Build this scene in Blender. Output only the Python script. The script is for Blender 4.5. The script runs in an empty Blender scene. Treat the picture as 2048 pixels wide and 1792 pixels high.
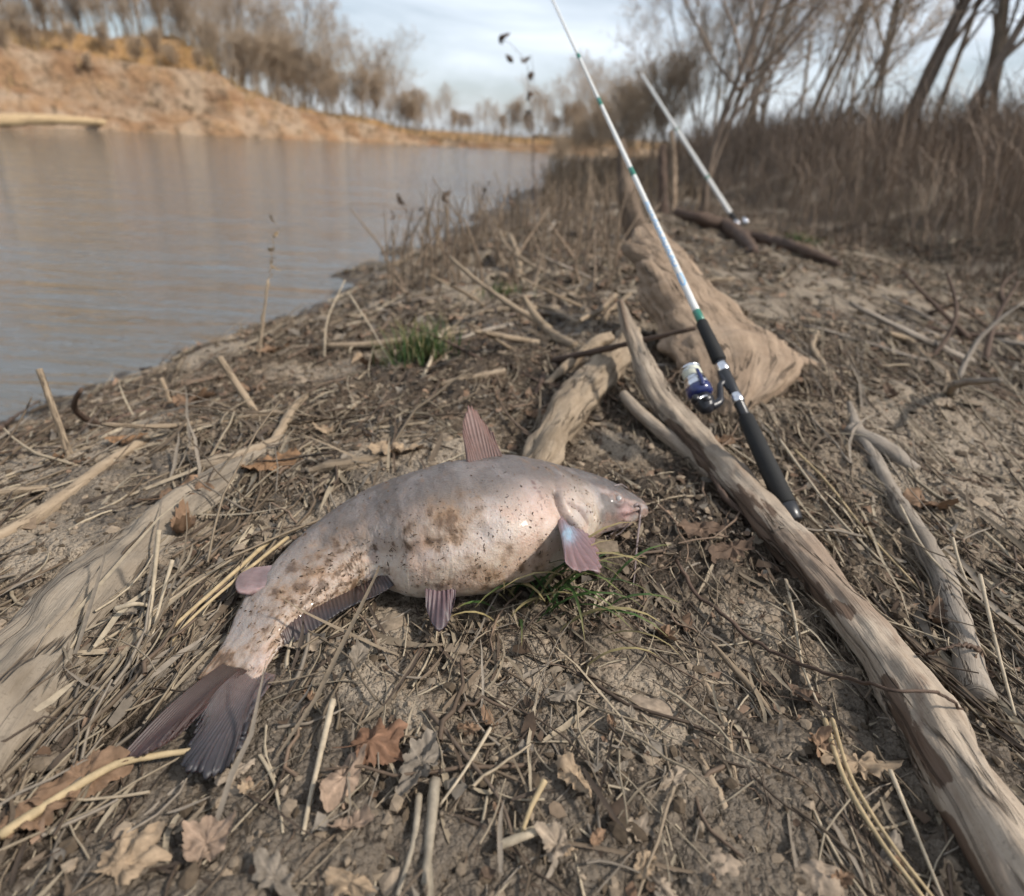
import bpy, math, random
import numpy as np
from mathutils import Vector, Matrix
from mathutils.bvhtree import BVHTree
rng = np.random.default_rng(7); random.seed(7)
sc = bpy.context.scene
R = math.radians

# ------------------------------------------------------------------ camera, sky, sun, exposure
F = 1250.0; CAMH = 0.50; ROLL = R(3.5)
PITCH = math.atan((896 - (212 + math.tan(ROLL) * 1024)) * math.cos(ROLL) / F)
cam = bpy.data.cameras.new("camera"); camo = bpy.data.objects.new("camera", cam)
sc.collection.objects.link(camo); sc.camera = camo
cam.sensor_width = 36; cam.sensor_fit = 'HORIZONTAL'; cam.lens = F / 2048 * 36
cam.clip_start = 0.02; cam.clip_end = 2000
_f = Vector((0, math.cos(PITCH), -math.sin(PITCH))); _r0 = Vector((1, 0, 0)); _u0 = Vector((0, math.sin(PITCH), math.cos(PITCH)))
_r = _r0 * math.cos(ROLL) + _u0 * math.sin(ROLL); _u = -_r0 * math.sin(ROLL) + _u0 * math.cos(ROLL)
camo.matrix_world = Matrix(((_r.x, _u.x, -_f.x, 0), (_r.y, _u.y, -_f.y, 0), (_r.z, _u.z, -_f.z, CAMH), (0, 0, 0, 1)))
cam.dof.use_dof = True; cam.dof.focus_distance = 0.66; cam.dof.aperture_fstop = 3.7

SUN_EL, SUN_AZ = 44.0, 106.0        # azimuth measured clockwise from +Y (away from the lens)
w = bpy.data.worlds.new("World"); sc.world = w; w.use_nodes = True
nt = w.node_tree; N = nt.nodes; L = nt.links
for n in list(N): N.remove(n)
sky = N.new('ShaderNodeTexSky'); sky.sky_type = 'NISHITA'; sky.sun_disc = False
sky.sun_elevation = R(SUN_EL); sky.sun_rotation = R(SUN_AZ); sky.dust_density = 1.6; sky.air_density = 1.0; sky.ozone_density = 1.2
tc = N.new('ShaderNodeTexCoord'); mp = N.new('ShaderNodeMapping'); mp.inputs['Scale'].default_value = (1.6, 1.6, 5.5)
nz = N.new('ShaderNodeTexNoise'); nz.inputs['Scale'].default_value = 2.2; nz.inputs['Detail'].default_value = 7; nz.inputs['Roughness'].default_value = .55; nz.inputs['Distortion'].default_value = .5
cr = N.new('ShaderNodeValToRGB'); cr.color_ramp.elements[0].position = .34; cr.color_ramp.elements[1].position = .72
cr.color_ramp.elements[0].color = (.22, .22, .22, 1); cr.color_ramp.elements[1].color = (.92, .92, .92, 1)
mx = N.new('ShaderNodeMix'); mx.data_type = 'RGBA'; mx.inputs[7].default_value = (10.4, 11.3, 12.4, 1)
bg = N.new('ShaderNodeBackground'); bg.inputs['Strength'].default_value = 0.066
out = N.new('ShaderNodeOutputWorld')
L.new(tc.outputs['Generated'], mp.inputs['Vector']); L.new(mp.outputs[0], nz.inputs['Vector']); L.new(nz.outputs['Fac'], cr.inputs['Fac'])
L.new(cr.outputs['Color'], mx.inputs[0]); L.new(sky.outputs[0], mx.inputs[6]); L.new(mx.outputs[2], bg.inputs['Color']); L.new(bg.outputs[0], out.inputs[0])
sun = bpy.data.lights.new("sun", 'SUN'); sun.energy = 3.2; sun.angle = R(4); sun.color = (1, .93, .84)
suno = bpy.data.objects.new("sun", sun); sc.collection.objects.link(suno)
sd = Vector((math.sin(R(SUN_AZ)) * math.cos(R(SUN_EL)), math.cos(R(SUN_AZ)) * math.cos(R(SUN_EL)), math.sin(R(SUN_EL))))
suno.rotation_euler = sd.to_track_quat('Z', 'Y').to_euler(); suno.location = sd * 40
sc.cycles.max_bounces = 5; sc.cycles.diffuse_bounces = 2; sc.cycles.glossy_bounces = 2; sc.cycles.transmission_bounces = 2; sc.cycles.use_adaptive_sampling = True; sc.cycles.adaptive_threshold = .03; sc.cycles.caustics_reflective = False; sc.cycles.caustics_refractive = False
vs = sc.view_settings; vs.view_transform = 'Standard'; vs.look = 'None'; vs.exposure = 0.66; vs.gamma = 1; vs.use_curve_mapping = False

# ------------------------------------------------------------------ rays and noise
def ray(px, py):
    u = (np.asarray(px, float) - 1024) / F; v = (896 - np.asarray(py, float)) / F
    ur = u * math.cos(ROLL) - v * math.sin(ROLL); vr = u * math.sin(ROLL) + v * math.cos(ROLL)
    return np.stack([ur, math.cos(PITCH) + vr * math.sin(PITCH), -math.sin(PITCH) + vr * math.cos(PITCH)], -1)
CAM = np.array([0, 0, CAMH])
def onz(px, py, z):
    d = ray(px, py); t = (z - CAMH) / d[..., 2]
    return CAM + d * t[..., None] if np.ndim(t) else CAM + d * t
def proj(P):
    P = np.asarray(P, float) - CAM
    x = P @ np.array(_r); y = P @ np.array(_u); z = P @ np.array(_f)
    return np.stack([1024 + F * x / z, 896 - F * y / z, z], -1)
def _h(ix, iy, s):
    h = (ix.astype(np.int64) * 374761393 + iy.astype(np.int64) * 668265263 + s * 974634777) & 0xffffffff
    h = ((h ^ (h >> 13)) * 1274126177) & 0xffffffff
    return ((h ^ (h >> 16)) & 0xffffff) / float(0xffffff)
def noise(x, y, s=0, py=None):
    x = np.asarray(x, float); y = np.asarray(y, float)
    ix = np.floor(x); iy = np.floor(y); fx = x - ix; fy = y - iy
    ux = fx * fx * fx * (fx * (fx * 6 - 15) + 10); uy = fy * fy * fy * (fy * (fy * 6 - 15) + 10)
    def g(dx, dy):
        jy = iy + dy
        if py: jy = np.mod(jy, py)
        a = _h(ix + dx, jy, s) * 6.2831853
        return np.cos(a) * (fx - dx) + np.sin(a) * (fy - dy)
    a = g(0, 0); b = g(1, 0); c = g(0, 1); d = g(1, 1)
    return (a + (b - a) * ux + (c - a) * uy + (a - b - c + d) * ux * uy) * 1.5
def fbm(x, y, o=4, s=0, py=None, gain=.5):
    t = 0; a = 1; k = 1
    for i in range(o):
        t = t + a * noise(np.asarray(x) * k, np.asarray(y) * k, s + i * 17, py * k if py else None); a *= gain; k *= 2
    return t
def worley(x, y, s=0):
    ix = np.floor(x); iy = np.floor(y); f1 = np.full(np.shape(x), 9.); f2 = f1.copy(); cid = np.zeros(np.shape(x))
    for dx in (-1, 0, 1):
        for dy in (-1, 0, 1):
            a = _h(ix + dx, iy + dy, s); b = _h(ix + dx, iy + dy, s + 5)
            d = np.hypot(ix + dx + a - x, iy + dy + b - y)
            m = d < f1
            f2 = np.where(m, f1, np.minimum(f2, d)); cid = np.where(m, _h(ix + dx, iy + dy, s + 9), cid); f1 = np.where(m, d, f1)
    return f1, f2, cid
def sstep(a, b, x):
    t = np.clip((np.asarray(x, float) - a) / (b - a), 0, 1); return t * t * (3 - 2 * t)
def seg_dist(P, A, B):
    d = B - A; t = np.clip(((P - A) @ d) / (d @ d), 0, 1); return np.linalg.norm(P - (A + t[:, None] * d), axis=1)
def poly_dist(P, pts):
    return np.min([seg_dist(P, np.asarray(pts[i], float), np.asarray(pts[i + 1], float)) for i in range(len(pts) - 1)], axis=0)
def resample(pts, n):
    """Catmull-Rom through rows of pts, n samples evenly in chord length"""
    P = np.asarray(pts, float); m = len(P)
    d = np.r_[0, np.cumsum(np.linalg.norm(np.diff(P[:, :min(3, P.shape[1])], axis=0), axis=1) + 1e-9)]
    q = np.linspace(0, d[-1], n); i = np.clip(np.searchsorted(d, q, 'right') - 1, 0, m - 2)
    t = ((q - d[i]) / (d[i + 1] - d[i]))[:, None]
    tan = np.zeros_like(P); tan[1:-1] = (P[2:] - P[:-2]) / (d[2:] - d[:-2])[:, None]; tan[0] = (P[1] - P[0]) / (d[1] - d[0]); tan[-1] = (P[-1] - P[-2]) / (d[-1] - d[-2])
    h = (d[i + 1] - d[i])[:, None]
    return (2*t**3-3*t**2+1)*P[i] + (t**3-2*t**2+t)*h*tan[i] + (-2*t**3+3*t**2)*P[i+1] + (t**3-t**2)*h*tan[i+1]

# ------------------------------------------------------------------ terrain
WATER = -0.33
SH_PX = [(0, 850), (150, 788), (300, 730), (430, 690), (560, 650), (660, 590), (760, 525), (900, 455), (1060, 372), (1120, 330)]
SH = [tuple(onz(x, y, WATER)[:2]) for x, y in SH_PX]
SHORE = np.array([(-4.2, -6.0), (-2.6, -.6), (-2.0, .75)] + SH + [(6., 36.), (30., 41.), (120., 48.)])
BK_PX = [(2048, 575), (1900, 535), (1700, 492), (1480, 437), (1330, 380), (1230, 340)]
BK = [tuple(onz(x, y, -.06)[:2]) for x, y in BK_PX]
BANK = np.array([(3.6, -3.), (3.2, 1.)] + BK + [(4.5, 26.), (14., 36.), (60., 40.)])
def signed(P, line):
    """distance to an open polyline, positive on its right-hand side"""
    best = np.full(len(P), 1e9); sg = np.ones(len(P))
    for i in range(len(line) - 1):
        A, B = line[i], line[i + 1]; d = B - A
        t = np.clip(((P - A) @ d) / (d @ d), 0, 1); q = P - (A + t[:, None] * d); dist = np.hypot(q[:, 0], q[:, 1])
        c = d[0] * (P[:, 1] - A[1]) - d[1] * (P[:, 0] - A[0])
        m = dist < best; best = np.where(m, dist, best); sg = np.where(m, np.where(c < 0, 1., -1.), sg)
    return best * sg
FISH_AX = np.array([onz(x, y, .03)[:2] for x, y in [(1270, 1020), (1150, 1010), (1000, 1050), (850, 1075), (720, 1100), (620, 1165), (530, 1270), (450, 1370), (340, 1480)]])
def ground_parts(x, y):
    x = np.asarray(x, float); y = np.asarray(y, float); P = np.stack([x.ravel(), y.ravel()], 1)
    ds = signed(P, SHORE).reshape(x.shape); db = signed(P, BANK).reshape(x.shape)
    ds = ds + (.10 * fbm(x * 2.1 + 3, y * 2.1, 3, 141) + .05 * noise(x * 7, y * 7, 143)) * np.clip(y * .4, .5, 3) * (np.abs(ds) < 3)
    sl = .62 + .22 * np.clip(y - 3.5, 0, 25)
    z = np.where(ds > 0, WATER + .345 * (1 - np.exp(-(np.maximum(ds, 0) / sl) ** 1.45)), WATER - np.minimum(.22 * -ds, 1.3))
    right = sstep(.35, 2.6, x) * (1 - sstep(5, 9, y)); z = z - .10 * right * sstep(.2, .8, ds)
    z = z + .05 * np.exp(-((x - .55) / .5) ** 2 - ((y - 1.55) / .6) ** 2)
    rise = sstep(-.15, 2.4, db) * (.62 + .05 * np.sin(y * .7)) + sstep(2.4, 30, db) * .8
    return ds, db, z + rise * (ds > 0)
def fishd(x, y):
    P = np.stack([np.ravel(x), np.ravel(y)], 1); return poly_dist(P, FISH_AX).reshape(np.shape(x))
def Gs(x, y):
    """ground without the fine relief"""
    x = np.asarray(x, float); y = np.asarray(y, float)
    ds, db, z = ground_parts(x, y)
    far = np.clip(np.hypot(x, y) / 3, 1, 6)
    amp = sstep(-.1, .5, ds) * sstep(.05, .22, fishd(x, y))
    return z + amp * (.030 * fbm(x * 1.7 + 3, y * 1.7, 3, 11) + .006 * far * fbm(x * 5, y * 5, 2, 23))
def bare(x, y):
    """0..1, smooth crusted mud with little litter on it"""
    m = sstep(-.05, .45, fbm(x * 1.9 + 9, y * 1.9 + 4, 3, 51))
    for px, py, r in [(1300, 1430, .12), (1470, 1265, .10), (1880, 960, .22), (1760, 880, .14), (170, 1230, .13), (1240, 900, .10), (1700, 600, .45), (1900, 1000, .28), (2000, 900, .3), (1780, 640, .35), (1050, 1340, .10), (1150, 1470, .10), (1430, 1330, .07), (1510, 1240, .06), (1000, 1540, .07), (1320, 1330, .08), (330, 1180, .07)]:
        c = onz(px, py, 0.); m = np.maximum(m, np.exp(-((x - c[0]) ** 2 + (y - c[1]) ** 2) / r ** 2) * 1.1)
    return np.clip(m, 0, 1)
def G(x, y):
    x = np.asarray(x, float); y = np.asarray(y, float)
    z = Gs(x, y); b = bare(x, y); near = 1 - sstep(2.5, 9, np.hypot(x, y)); fd = sstep(-.02, .14, fishd(x, y)) * .75 + .25
    wx = x + .02 * noise(x * 22, y * 22, 3); wy = y + .02 * noise(x * 22 + 7, y * 22, 4)
    f1, f2, c = worley(wx * 13, wy * 13, 5); crack = 1 - sstep(.0, .13, f2 - f1)
    e1, e2, c2 = worley(wx * 34 + 3, wy * 34, 8); crack2 = 1 - sstep(.0, .2, e2 - e1)
    lump = 1 - np.abs(noise(x * 17, y * 17, 61)) * 2
    r = b * (-.008 * crack + .0085 * c - .0025 * crack2 + .002 * c2) + (1 - b) * (.012 * fbm(x * 11, y * 11, 3, 71) + .006 * lump + .009 * noise(x * 45, y * 45, 76) + .007 * noise(x * 85, y * 85, 77) - .006 * crack2)
    return z + r * near * fd
def hit(px, py, lift=0., fine=True):
    """first point of a pixel's ray on the ground raised by lift"""
    d = ray(px, py); t = np.geomspace(.15, 60, 900); P = CAM + d * t[:, None]
    g = (G if fine else Gs)(P[:, 0], P[:, 1]) + lift
    k = np.argmax(P[:, 2] < g); k = max(k, 1)
    a, b = P[k - 1, 2] - g[k - 1], P[k, 2] - g[k]; s = a / (a - b) if a != b else 0
    return P[k - 1] + (P[k] - P[k - 1]) * s

# ------------------------------------------------------------------ mesh helpers
C = sc.collection
def mesh(name, V, Fc, mat=None, smooth=True, col=None, uv=None, extra=None):
    me = bpy.data.meshes.new(name); V = np.asarray(V, np.float32)
    Fl = Fc if isinstance(Fc, list) else [Fc]; Fl = [np.asarray(f, np.int32) for f in Fl if len(f)]
    me.vertices.add(len(V)); me.vertices.foreach_set('co', V.ravel())
    tot = np.concatenate([np.full(len(f), f.shape[1], np.int32) for f in Fl]); idx = np.concatenate([f.ravel() for f in Fl])
    me.loops.add(len(idx)); me.loops.foreach_set('vertex_index', idx)
    me.polygons.add(len(tot)); st = np.zeros(len(tot), np.int32); st[1:] = np.cumsum(tot)[:-1]
    me.polygons.foreach_set('loop_start', st); me.polygons.foreach_set('loop_total', tot)
    me.polygons.foreach_set('use_smooth', np.full(len(tot), smooth, bool))
    if col is not None:
        a = me.attributes.new('Col', 'FLOAT_COLOR', 'POINT'); c = np.ones((len(V), 4), np.float32); c[:, :np.shape(col)[1]] = col; a.data.foreach_set('color', c.ravel())
    if uv is not None:
        a = me.attributes.new('wuv', 'FLOAT_VECTOR', 'POINT'); c = np.zeros((len(V), 3), np.float32); c[:, :2] = uv; a.data.foreach_set('vector', c.ravel())
    for k, v in (extra or {}).items():
        a = me.attributes.new(k, 'FLOAT', 'POINT'); a.data.foreach_set('value', np.asarray(v, np.float32))
    me.update(calc_edges=True); me.validate()
    if mat: me.materials.append(mat)
    return me
def link(name, me, parent=None, loc=None):
    o = bpy.data.objects.new(name, me); C.objects.link(o)
    if parent is not None: o.parent = parent
    if loc is not None: o.location = loc
    return o
def tag(o, label, cat=None, group=None, kind=None):
    if label: o['label'] = label
    if cat: o['category'] = cat
    if group: o['group'] = group
    if kind: o['kind'] = kind
    return o
def thing(name, label, cat, loc=(0, 0, 0), group=None):
    return tag(link(name, None, None, loc), label, cat, group)
def put(name, V, Fc, mat, parent=None, base=None, **k):
    """mesh object with its origin at base (world); parent must sit unrotated at its location"""
    base = np.zeros(3) if base is None else np.asarray(base, float)
    off = base
    me = mesh(name, np.asarray(V) - off, Fc, mat, **k); o = link(name, me, parent)
    o.location = base - (np.array(parent.location) if parent is not None else 0)
    return o
def frames(P):
    P = np.asarray(P, float); T = np.gradient(P, axis=0); T /= np.linalg.norm(T, axis=1)[:, None] + 1e-12
    n = np.cross(T[0], [0, 0, 1.]);
    if np.linalg.norm(n) < .05: n = np.cross(T[0], [1., 0, 0])
    n /= np.linalg.norm(n); A = [n]
    for i in range(1, len(P)):
        n = A[-1] - T[i] * (A[-1] @ T[i]); A.append(n / (np.linalg.norm(n) + 1e-12))
    A = np.array(A); return T, A, np.cross(T, A)
def tube(P, Rad, sides=16, rough=0., knots=0., seed=0, cap=True, flat=1.0, jag=0.):
    """organic tube: V, F(list), uv (round in m, along in m). flat scales the up axis, jag breaks the ends"""
    P = np.asarray(P, float); n = len(P); Rad = np.broadcast_to(np.asarray(Rad, float), (n,))
    T, A, B = frames(P); ph = np.arange(sides) / sides * 2 * math.pi
    ln = np.r_[0, np.cumsum(np.linalg.norm(np.diff(P, axis=0), axis=1))]
    rm = max(Rad.mean(), 1e-5); X = np.repeat(ln[:, None] / rm, sides, 1); Y = np.repeat(ph[None] / (2 * math.pi), n, 0)
    rr = Rad[:, None] * (1 + rough * (fbm(X * .35, Y * 8, 3, seed, 8) + .5 * noise(X * .12, Y * 14, seed + 3, 14)) + knots * noise(X * .3, Y * 3, seed + 7, 3))
    off = A[:, None] * (np.cos(ph) * rr)[..., None] + B[:, None] * (np.sin(ph) * rr * 1)[..., None]
    if flat != 1.0: off[..., 2] *= flat
    V = P[:, None] + off
    if jag:
        V[0] -= T[0] * (jag * rng.random(sides))[:, None]; V[-1] += T[-1] * (jag * rng.random(sides))[:, None]
    V = V.reshape(-1, 3); i = np.arange(n - 1)[:, None] * sides; j = np.arange(sides)[None]; j2 = (j + 1) % sides
    Fq = np.stack([i + j, i + j2, i + sides + j2, i + sides + j], -1).reshape(-1, 4)
    uv = np.stack([np.repeat((ph * rm)[None], n, 0), np.repeat(ln[:, None], sides, 1)], -1).reshape(-1, 2)
    Fs = [Fq]
    if cap:
        V = np.vstack([V, P[0] - T[0] * Rad[0] * .15, P[-1] + T[-1] * Rad[-1] * .15]); uv = np.vstack([uv, [0, 0], [0, ln[-1]]])
        a = len(V) - 2; j = np.arange(sides); Fs.append(np.vstack([np.stack([(j + 1) % sides, j, np.full(sides, a)], -1), np.stack([(n - 1) * sides + j, (n - 1) * sides + (j + 1) % sides, np.full(sides, a + 1)], -1)]))
    return V, Fs, uv
def multi_tube(P, Rad, sides=3):
    """P (n,k,3), Rad (n,k): many thin tubes at once"""
    n, k, _ = P.shape; T = np.gradient(P, axis=1); T /= np.linalg.norm(T, axis=2, keepdims=True) + 1e-12
    ref = np.where(np.abs(T[..., 2:3]) > .9, np.array([1., 0, 0]), np.array([0, 0, 1.])); A = np.cross(T, ref); A /= np.linalg.norm(A, axis=2, keepdims=True) + 1e-12; B = np.cross(T, A)
    ph = np.arange(sides) / sides * 2 * math.pi + .5
    V = P[:, :, None] + Rad[:, :, None, None] * (A[:, :, None] * np.cos(ph)[:, None] + B[:, :, None] * np.sin(ph)[:, None])
    i = (np.arange(n) * k * sides)[:, None, None] + (np.arange(k - 1) * sides)[None, :, None]; j = np.arange(sides)[None, None]; j2 = (j + 1) % sides
    Fq = np.stack([i + j, i + j2, i + sides + j2, i + sides + j], -1).reshape(-1, 4)
    return V.reshape(-1, 3), Fq
def multi_ribbon(P, Wd, side, fold=.35):
    """P (n,k,3), Wd (n,k), side (n,3): V-folded blades"""
    n, k, _ = P.shape; s = side[:, None] * Wd[..., None] / 2; up = np.zeros_like(P); up[..., 2] = -Wd * fold / 2
    V = np.stack([P - s, P + up, P + s], 2).reshape(-1, 3)
    i = (np.arange(n) * k * 3)[:, None, None] + (np.arange(k - 1) * 3)[None, :, None]; j = np.arange(2)[None, None]
    Fq = np.stack([i + j, i + j + 1, i + j + 4, i + j + 3], -1).reshape(-1, 4)
    return V, Fq
def repcol(c, m): return np.repeat(c, m, 0)
def lathe(P0, ax, prof, sides=24, e1=None):
    """rings along unit axis ax from P0: prof = [(s, r)...]"""
    ax = np.asarray(ax, float); e = np.cross(ax, [0, 0, 1.]) if e1 is None else np.asarray(e1, float); e /= np.linalg.norm(e); b = np.cross(ax, e)
    ph = np.arange(sides) / sides * 2 * math.pi; V = []
    for s, r in prof: V.append(P0 + ax * s + r * (np.cos(ph)[:, None] * e + np.sin(ph)[:, None] * b))
    n = len(prof); V = np.vstack(V + [(P0 + ax * prof[0][0])[None], (P0 + ax * prof[-1][0])[None]])
    i = np.arange(n - 1)[:, None] * sides; j = np.arange(sides)[None]; j2 = (j + 1) % sides
    Fq = np.stack([i + j, i + j2, i + sides + j2, i + sides + j], -1).reshape(-1, 4); j = np.arange(sides)
    Ft = np.vstack([np.stack([(j + 1) % sides, j, np.full(sides, n * sides)], -1), np.stack([(n - 1) * sides + j, (n - 1) * sides + (j + 1) % sides, np.full(sides, n * sides + 1)], -1)])
    return V, [Fq, Ft]

# ------------------------------------------------------------------ materials
class NT:
    def __init__(s, name, rough=.8, spec=.3):
        s.m = bpy.data.materials.new(name); s.m.use_nodes = True; s.t = s.m.node_tree; s.b = s.t.nodes['Principled BSDF']
        s.b.inputs['Roughness'].default_value = rough; s.b.inputs['Specular IOR Level'].default_value = spec
    def n(s, t, **k):
        q = s.t.nodes.new(t)
        for a, v in k.items():
            if a in q.inputs: s.i(q, a, v)
            else: setattr(q, a, v)
        return q
    def i(s, q, a, v):
        if isinstance(v, bpy.types.NodeSocket): s.t.links.new(v, q.inputs[a])
        else: q.inputs[a].default_value = v
    def set(s, a, v): s.i(s.b, a, v)
    def attr(s, nm, o='Color'): return s.n('ShaderNodeAttribute', attribute_name=nm).outputs[o]
    def obj(s): return s.n('ShaderNodeTexCoord').outputs['Object']
    def geo(s): return s.n('ShaderNodeNewGeometry').outputs['Position']
    def map(s, v, sc_, rot=(0, 0, 0)):
        q = s.n('ShaderNodeMapping'); s.i(q, 'Vector', v); q.inputs['Scale'].default_value = sc_; q.inputs['Rotation'].default_value = rot; return q.outputs[0]
    def noise(s, v, scale, det=4, rough=.55, dist=0., o='Fac'):
        q = s.n('ShaderNodeTexNoise'); s.i(q, 'Vector', v); q.inputs['Scale'].default_value = scale; q.inputs['Detail'].default_value = det; q.inputs['Roughness'].default_value = rough; q.inputs['Distortion'].default_value = dist; return q.outputs[o]
    def vor(s, v, scale, feat='DISTANCE_TO_EDGE', o='Distance'):
        q = s.n('ShaderNodeTexVoronoi', feature=feat); s.i(q, 'Vector', v); q.inputs['Scale'].default_value = scale; return q.outputs[o]
    def ramp(s, f, stops):
        q = s.n('ShaderNodeValToRGB'); s.i(q, 'Fac', f); e = q.color_ramp.elements
        while len(e) < len(stops): e.new(.5)
        for k, (p, c) in zip(e, stops):
            k.position = p; k.color = (c, c, c, 1) if isinstance(c, (int, float)) else (*c, 1)
        return q.outputs['Color']
    def mix(s, f, a, b, mode='MIX'):
        q = s.n('ShaderNodeMix', data_type='RGBA', blend_type=mode)
        s.i(q, 0, f); s.i(q, 6, a if isinstance(a, bpy.types.NodeSocket) else (*a, 1)); s.i(q, 7, b if isinstance(b, bpy.types.NodeSocket) else (*b, 1)); return q.outputs[2]
    def math(s, op, a, b=0.):
        q = s.n('ShaderNodeMath', operation=op); s.i(q, 0, a); s.i(q, 1, b); return q.outputs[0]
    def bump(s, h, st=.5, d=.002, nrm=None):
        q = s.n('ShaderNodeBump'); s.i(q, 'Height', h); s.i(q, 'Strength', st); s.i(q, 'Distance', d)
        if nrm is not None: s.i(q, 'Normal', nrm)
        return q.outputs[0]

def mat_mud():
    m = NT('mud', .85, .25); p = m.geo()
    big = m.noise(p, 3.2, 4, .6); mid = m.noise(p, 21, 5, .6, .4); fine = m.noise(p, 140, 4, .65); speck = m.noise(p, 420, 2, .6)
    bare_ = m.attr('bare', 'Fac'); wet = m.attr('wet', 'Fac')
    pale = m.mix(mid, (.235, .185, .132), (.14, .104, .072)); pale = m.mix(m.ramp(big, [(.3, 0.), (.7, 1.)]), pale, m.mix(fine, (.26, .212, .158), (.165, .128, .093)))
    pale = m.mix(m.math('MULTIPLY', m.ramp(bare_, [(.75, 0.), (1., 1.)]), .7), pale, m.mix(mid, (.36, .302, .232), (.27, .22, .166)))
    dark = m.mix(mid, (.040, .029, .020), (.10, .073, .050)); dark = m.mix(m.ramp(fine, [(.4, 0.), (.66, 1.)]), dark, (.14, .106, .074))
    m2 = m.noise(p, 48, 6, .7, .3); f_ = m.math('ADD', m.math('ADD', m.math('MULTIPLY', bare_, .62), m.math('MULTIPLY', m.math('SUBTRACT', m2, .5), 2.3)), m.math('ADD', m.math('MULTIPLY', m.math('SUBTRACT', fine, .5), .7), .14))
    c = m.mix(m.ramp(f_, [(.26, 0.), (.52, 1.)]), dark, pale)
    c = m.mix(m.ramp(speck, [(.56, 0.), (.66, 1.)]), c, (.085, .062, .043))
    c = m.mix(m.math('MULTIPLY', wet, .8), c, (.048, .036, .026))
    m.set('Base Color', c); m.set('Roughness', m.math('SUBTRACT', .92, m.math('MULTIPLY', wet, .5)))
    v = m.vor(m.mix(.03, p, m.noise(p, 40, 2, .5, 0, 'Color')), 62); h = m.math('ADD', m.math('MULTIPLY', m.ramp(v, [(0, 0.), (.08, 1.)]), m.math('MULTIPLY', bare_, m.math('MULTIPLY', m.ramp(big, [(.45, 0.), (.6, 1.)]), .4))), m.math('ADD', m.math('ADD', fine, m.math('MULTIPLY', m.ramp(f_, [(.22, 0.), (.4, 1.)]), .55)), m.math('ADD', m.math('MULTIPLY', mid, 1.4), m.math('MULTIPLY', m.vor(p, 150, 'F1'), -.9))))
    n1 = m.bump(h, .9, .006); m.set('Normal', m.bump(speck, .55, .0016, n1)); return m.m
def mat_wood(name, a, b, crack=(.055, .04, .028), stain=None, cs=1.0, rough=.75, cb=.0035):
    m = NT(name, rough, .25); uv = m.attr('wuv', 'Vector')
    g = m.map(uv, (60 * cs, 5 * cs, 1)); g2 = m.map(uv, (190 * cs, 9 * cs, 1)); g3 = m.map(uv, (26 * cs, 2.6 * cs, 1))
    big = m.noise(m.map(uv, (14, 7, 1)), 1.0, 5, .65, .4); gr = m.noise(g, 1, 5, .6, .35); gf = m.noise(g2, 1, 4, .65, .25); ck = m.noise(g3, 1, 5, .6, .5); pat = m.noise(m.geo(), 38, 4, .65)
    c = m.mix(m.ramp(m.math('ADD', m.math('MULTIPLY', gr, .55), m.math('MULTIPLY', pat, .45)), [(.35, 0.), (.65, 1.)]), a, b); c = m.mix(m.ramp(big, [(.42, 0.), (.70, .75)]), c, tuple(x * .68 for x in b))
    if stain:
        c = m.mix(m.ramp(m.noise(m.map(uv, (9, 3.2, 1)), 1.3, 4, .6, 1.), [(.55, 0.), (.62, .5), (.8, .8)]), c, stain)
    c = m.mix(m.ramp(m.math('ADD', m.attr('stain', 'Fac'), m.math('MULTIPLY', m.math('SUBTRACT', m.noise(m.map(uv, (45, 11, 1)), 1., 7, .7, .4), .5), 2.0)), [(.48, 0.), (.60, .92)]), c, m.mix(gf, (.05, .032, .022), (.14, .088, .058)))
    msk = m.ramp(m.noise(m.map(uv, (11, 4, 1)), 1.7, 3, .6), [(.42, 0.), (.58, 1.)])
    line = m.math('MULTIPLY', m.ramp(m.math('ABSOLUTE', m.math('SUBTRACT', ck, .5)), [(0, 1.), (.007, .7), (.018, 0.)]), msk)
    c = m.mix(line, c, crack); c = m.mix(m.math('MULTIPLY', m.ramp(gf, [(.28, 1.), (.46, 0.)]), .4), c, tuple(x * .5 for x in b)); c = m.mix(m.ramp(m.noise(m.geo(), 260, 3, .6), [(.58, 0.), (.72, .5)]), c, tuple(x * .4 for x in b))
    m.set('Base Color', c); h = m.math('SUBTRACT', m.math('ADD', gr, m.math('MULTIPLY', gf, .5)), m.math('MULTIPLY', line, 1.3))
    m.set('Normal', m.bump(h, .8, cb)); return m.m
def mat_col(name, rough=.8, spec=.2, var=.35, scale=90, bump=.0006, trans=0.):
    m = NT(name, rough, spec); p = m.geo(); n = m.noise(p, scale, 4, .65)
    c = m.mix(m.ramp(n, [(.3, 0.), (.7, 1.)]), m.attr('Col'), m.mix(1., m.attr('Col'), (1 - var,) * 3, 'MULTIPLY')); m.set('Base Color', c)
    m.set('Normal', m.bump(n, .5, bump))
    if trans:
        q = m.n('ShaderNodeBsdfTranslucent'); m.i(q, 'Color', c); a = m.n('ShaderNodeMixShader'); a.inputs[0].default_value = trans
        m.t.links.new(m.b.outputs[0], a.inputs[1]); m.t.links.new(q.outputs[0], a.inputs[2]); m.t.links.new(a.outputs[0], m.t.nodes['Material Output'].inputs[0])
    return m.m
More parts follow.
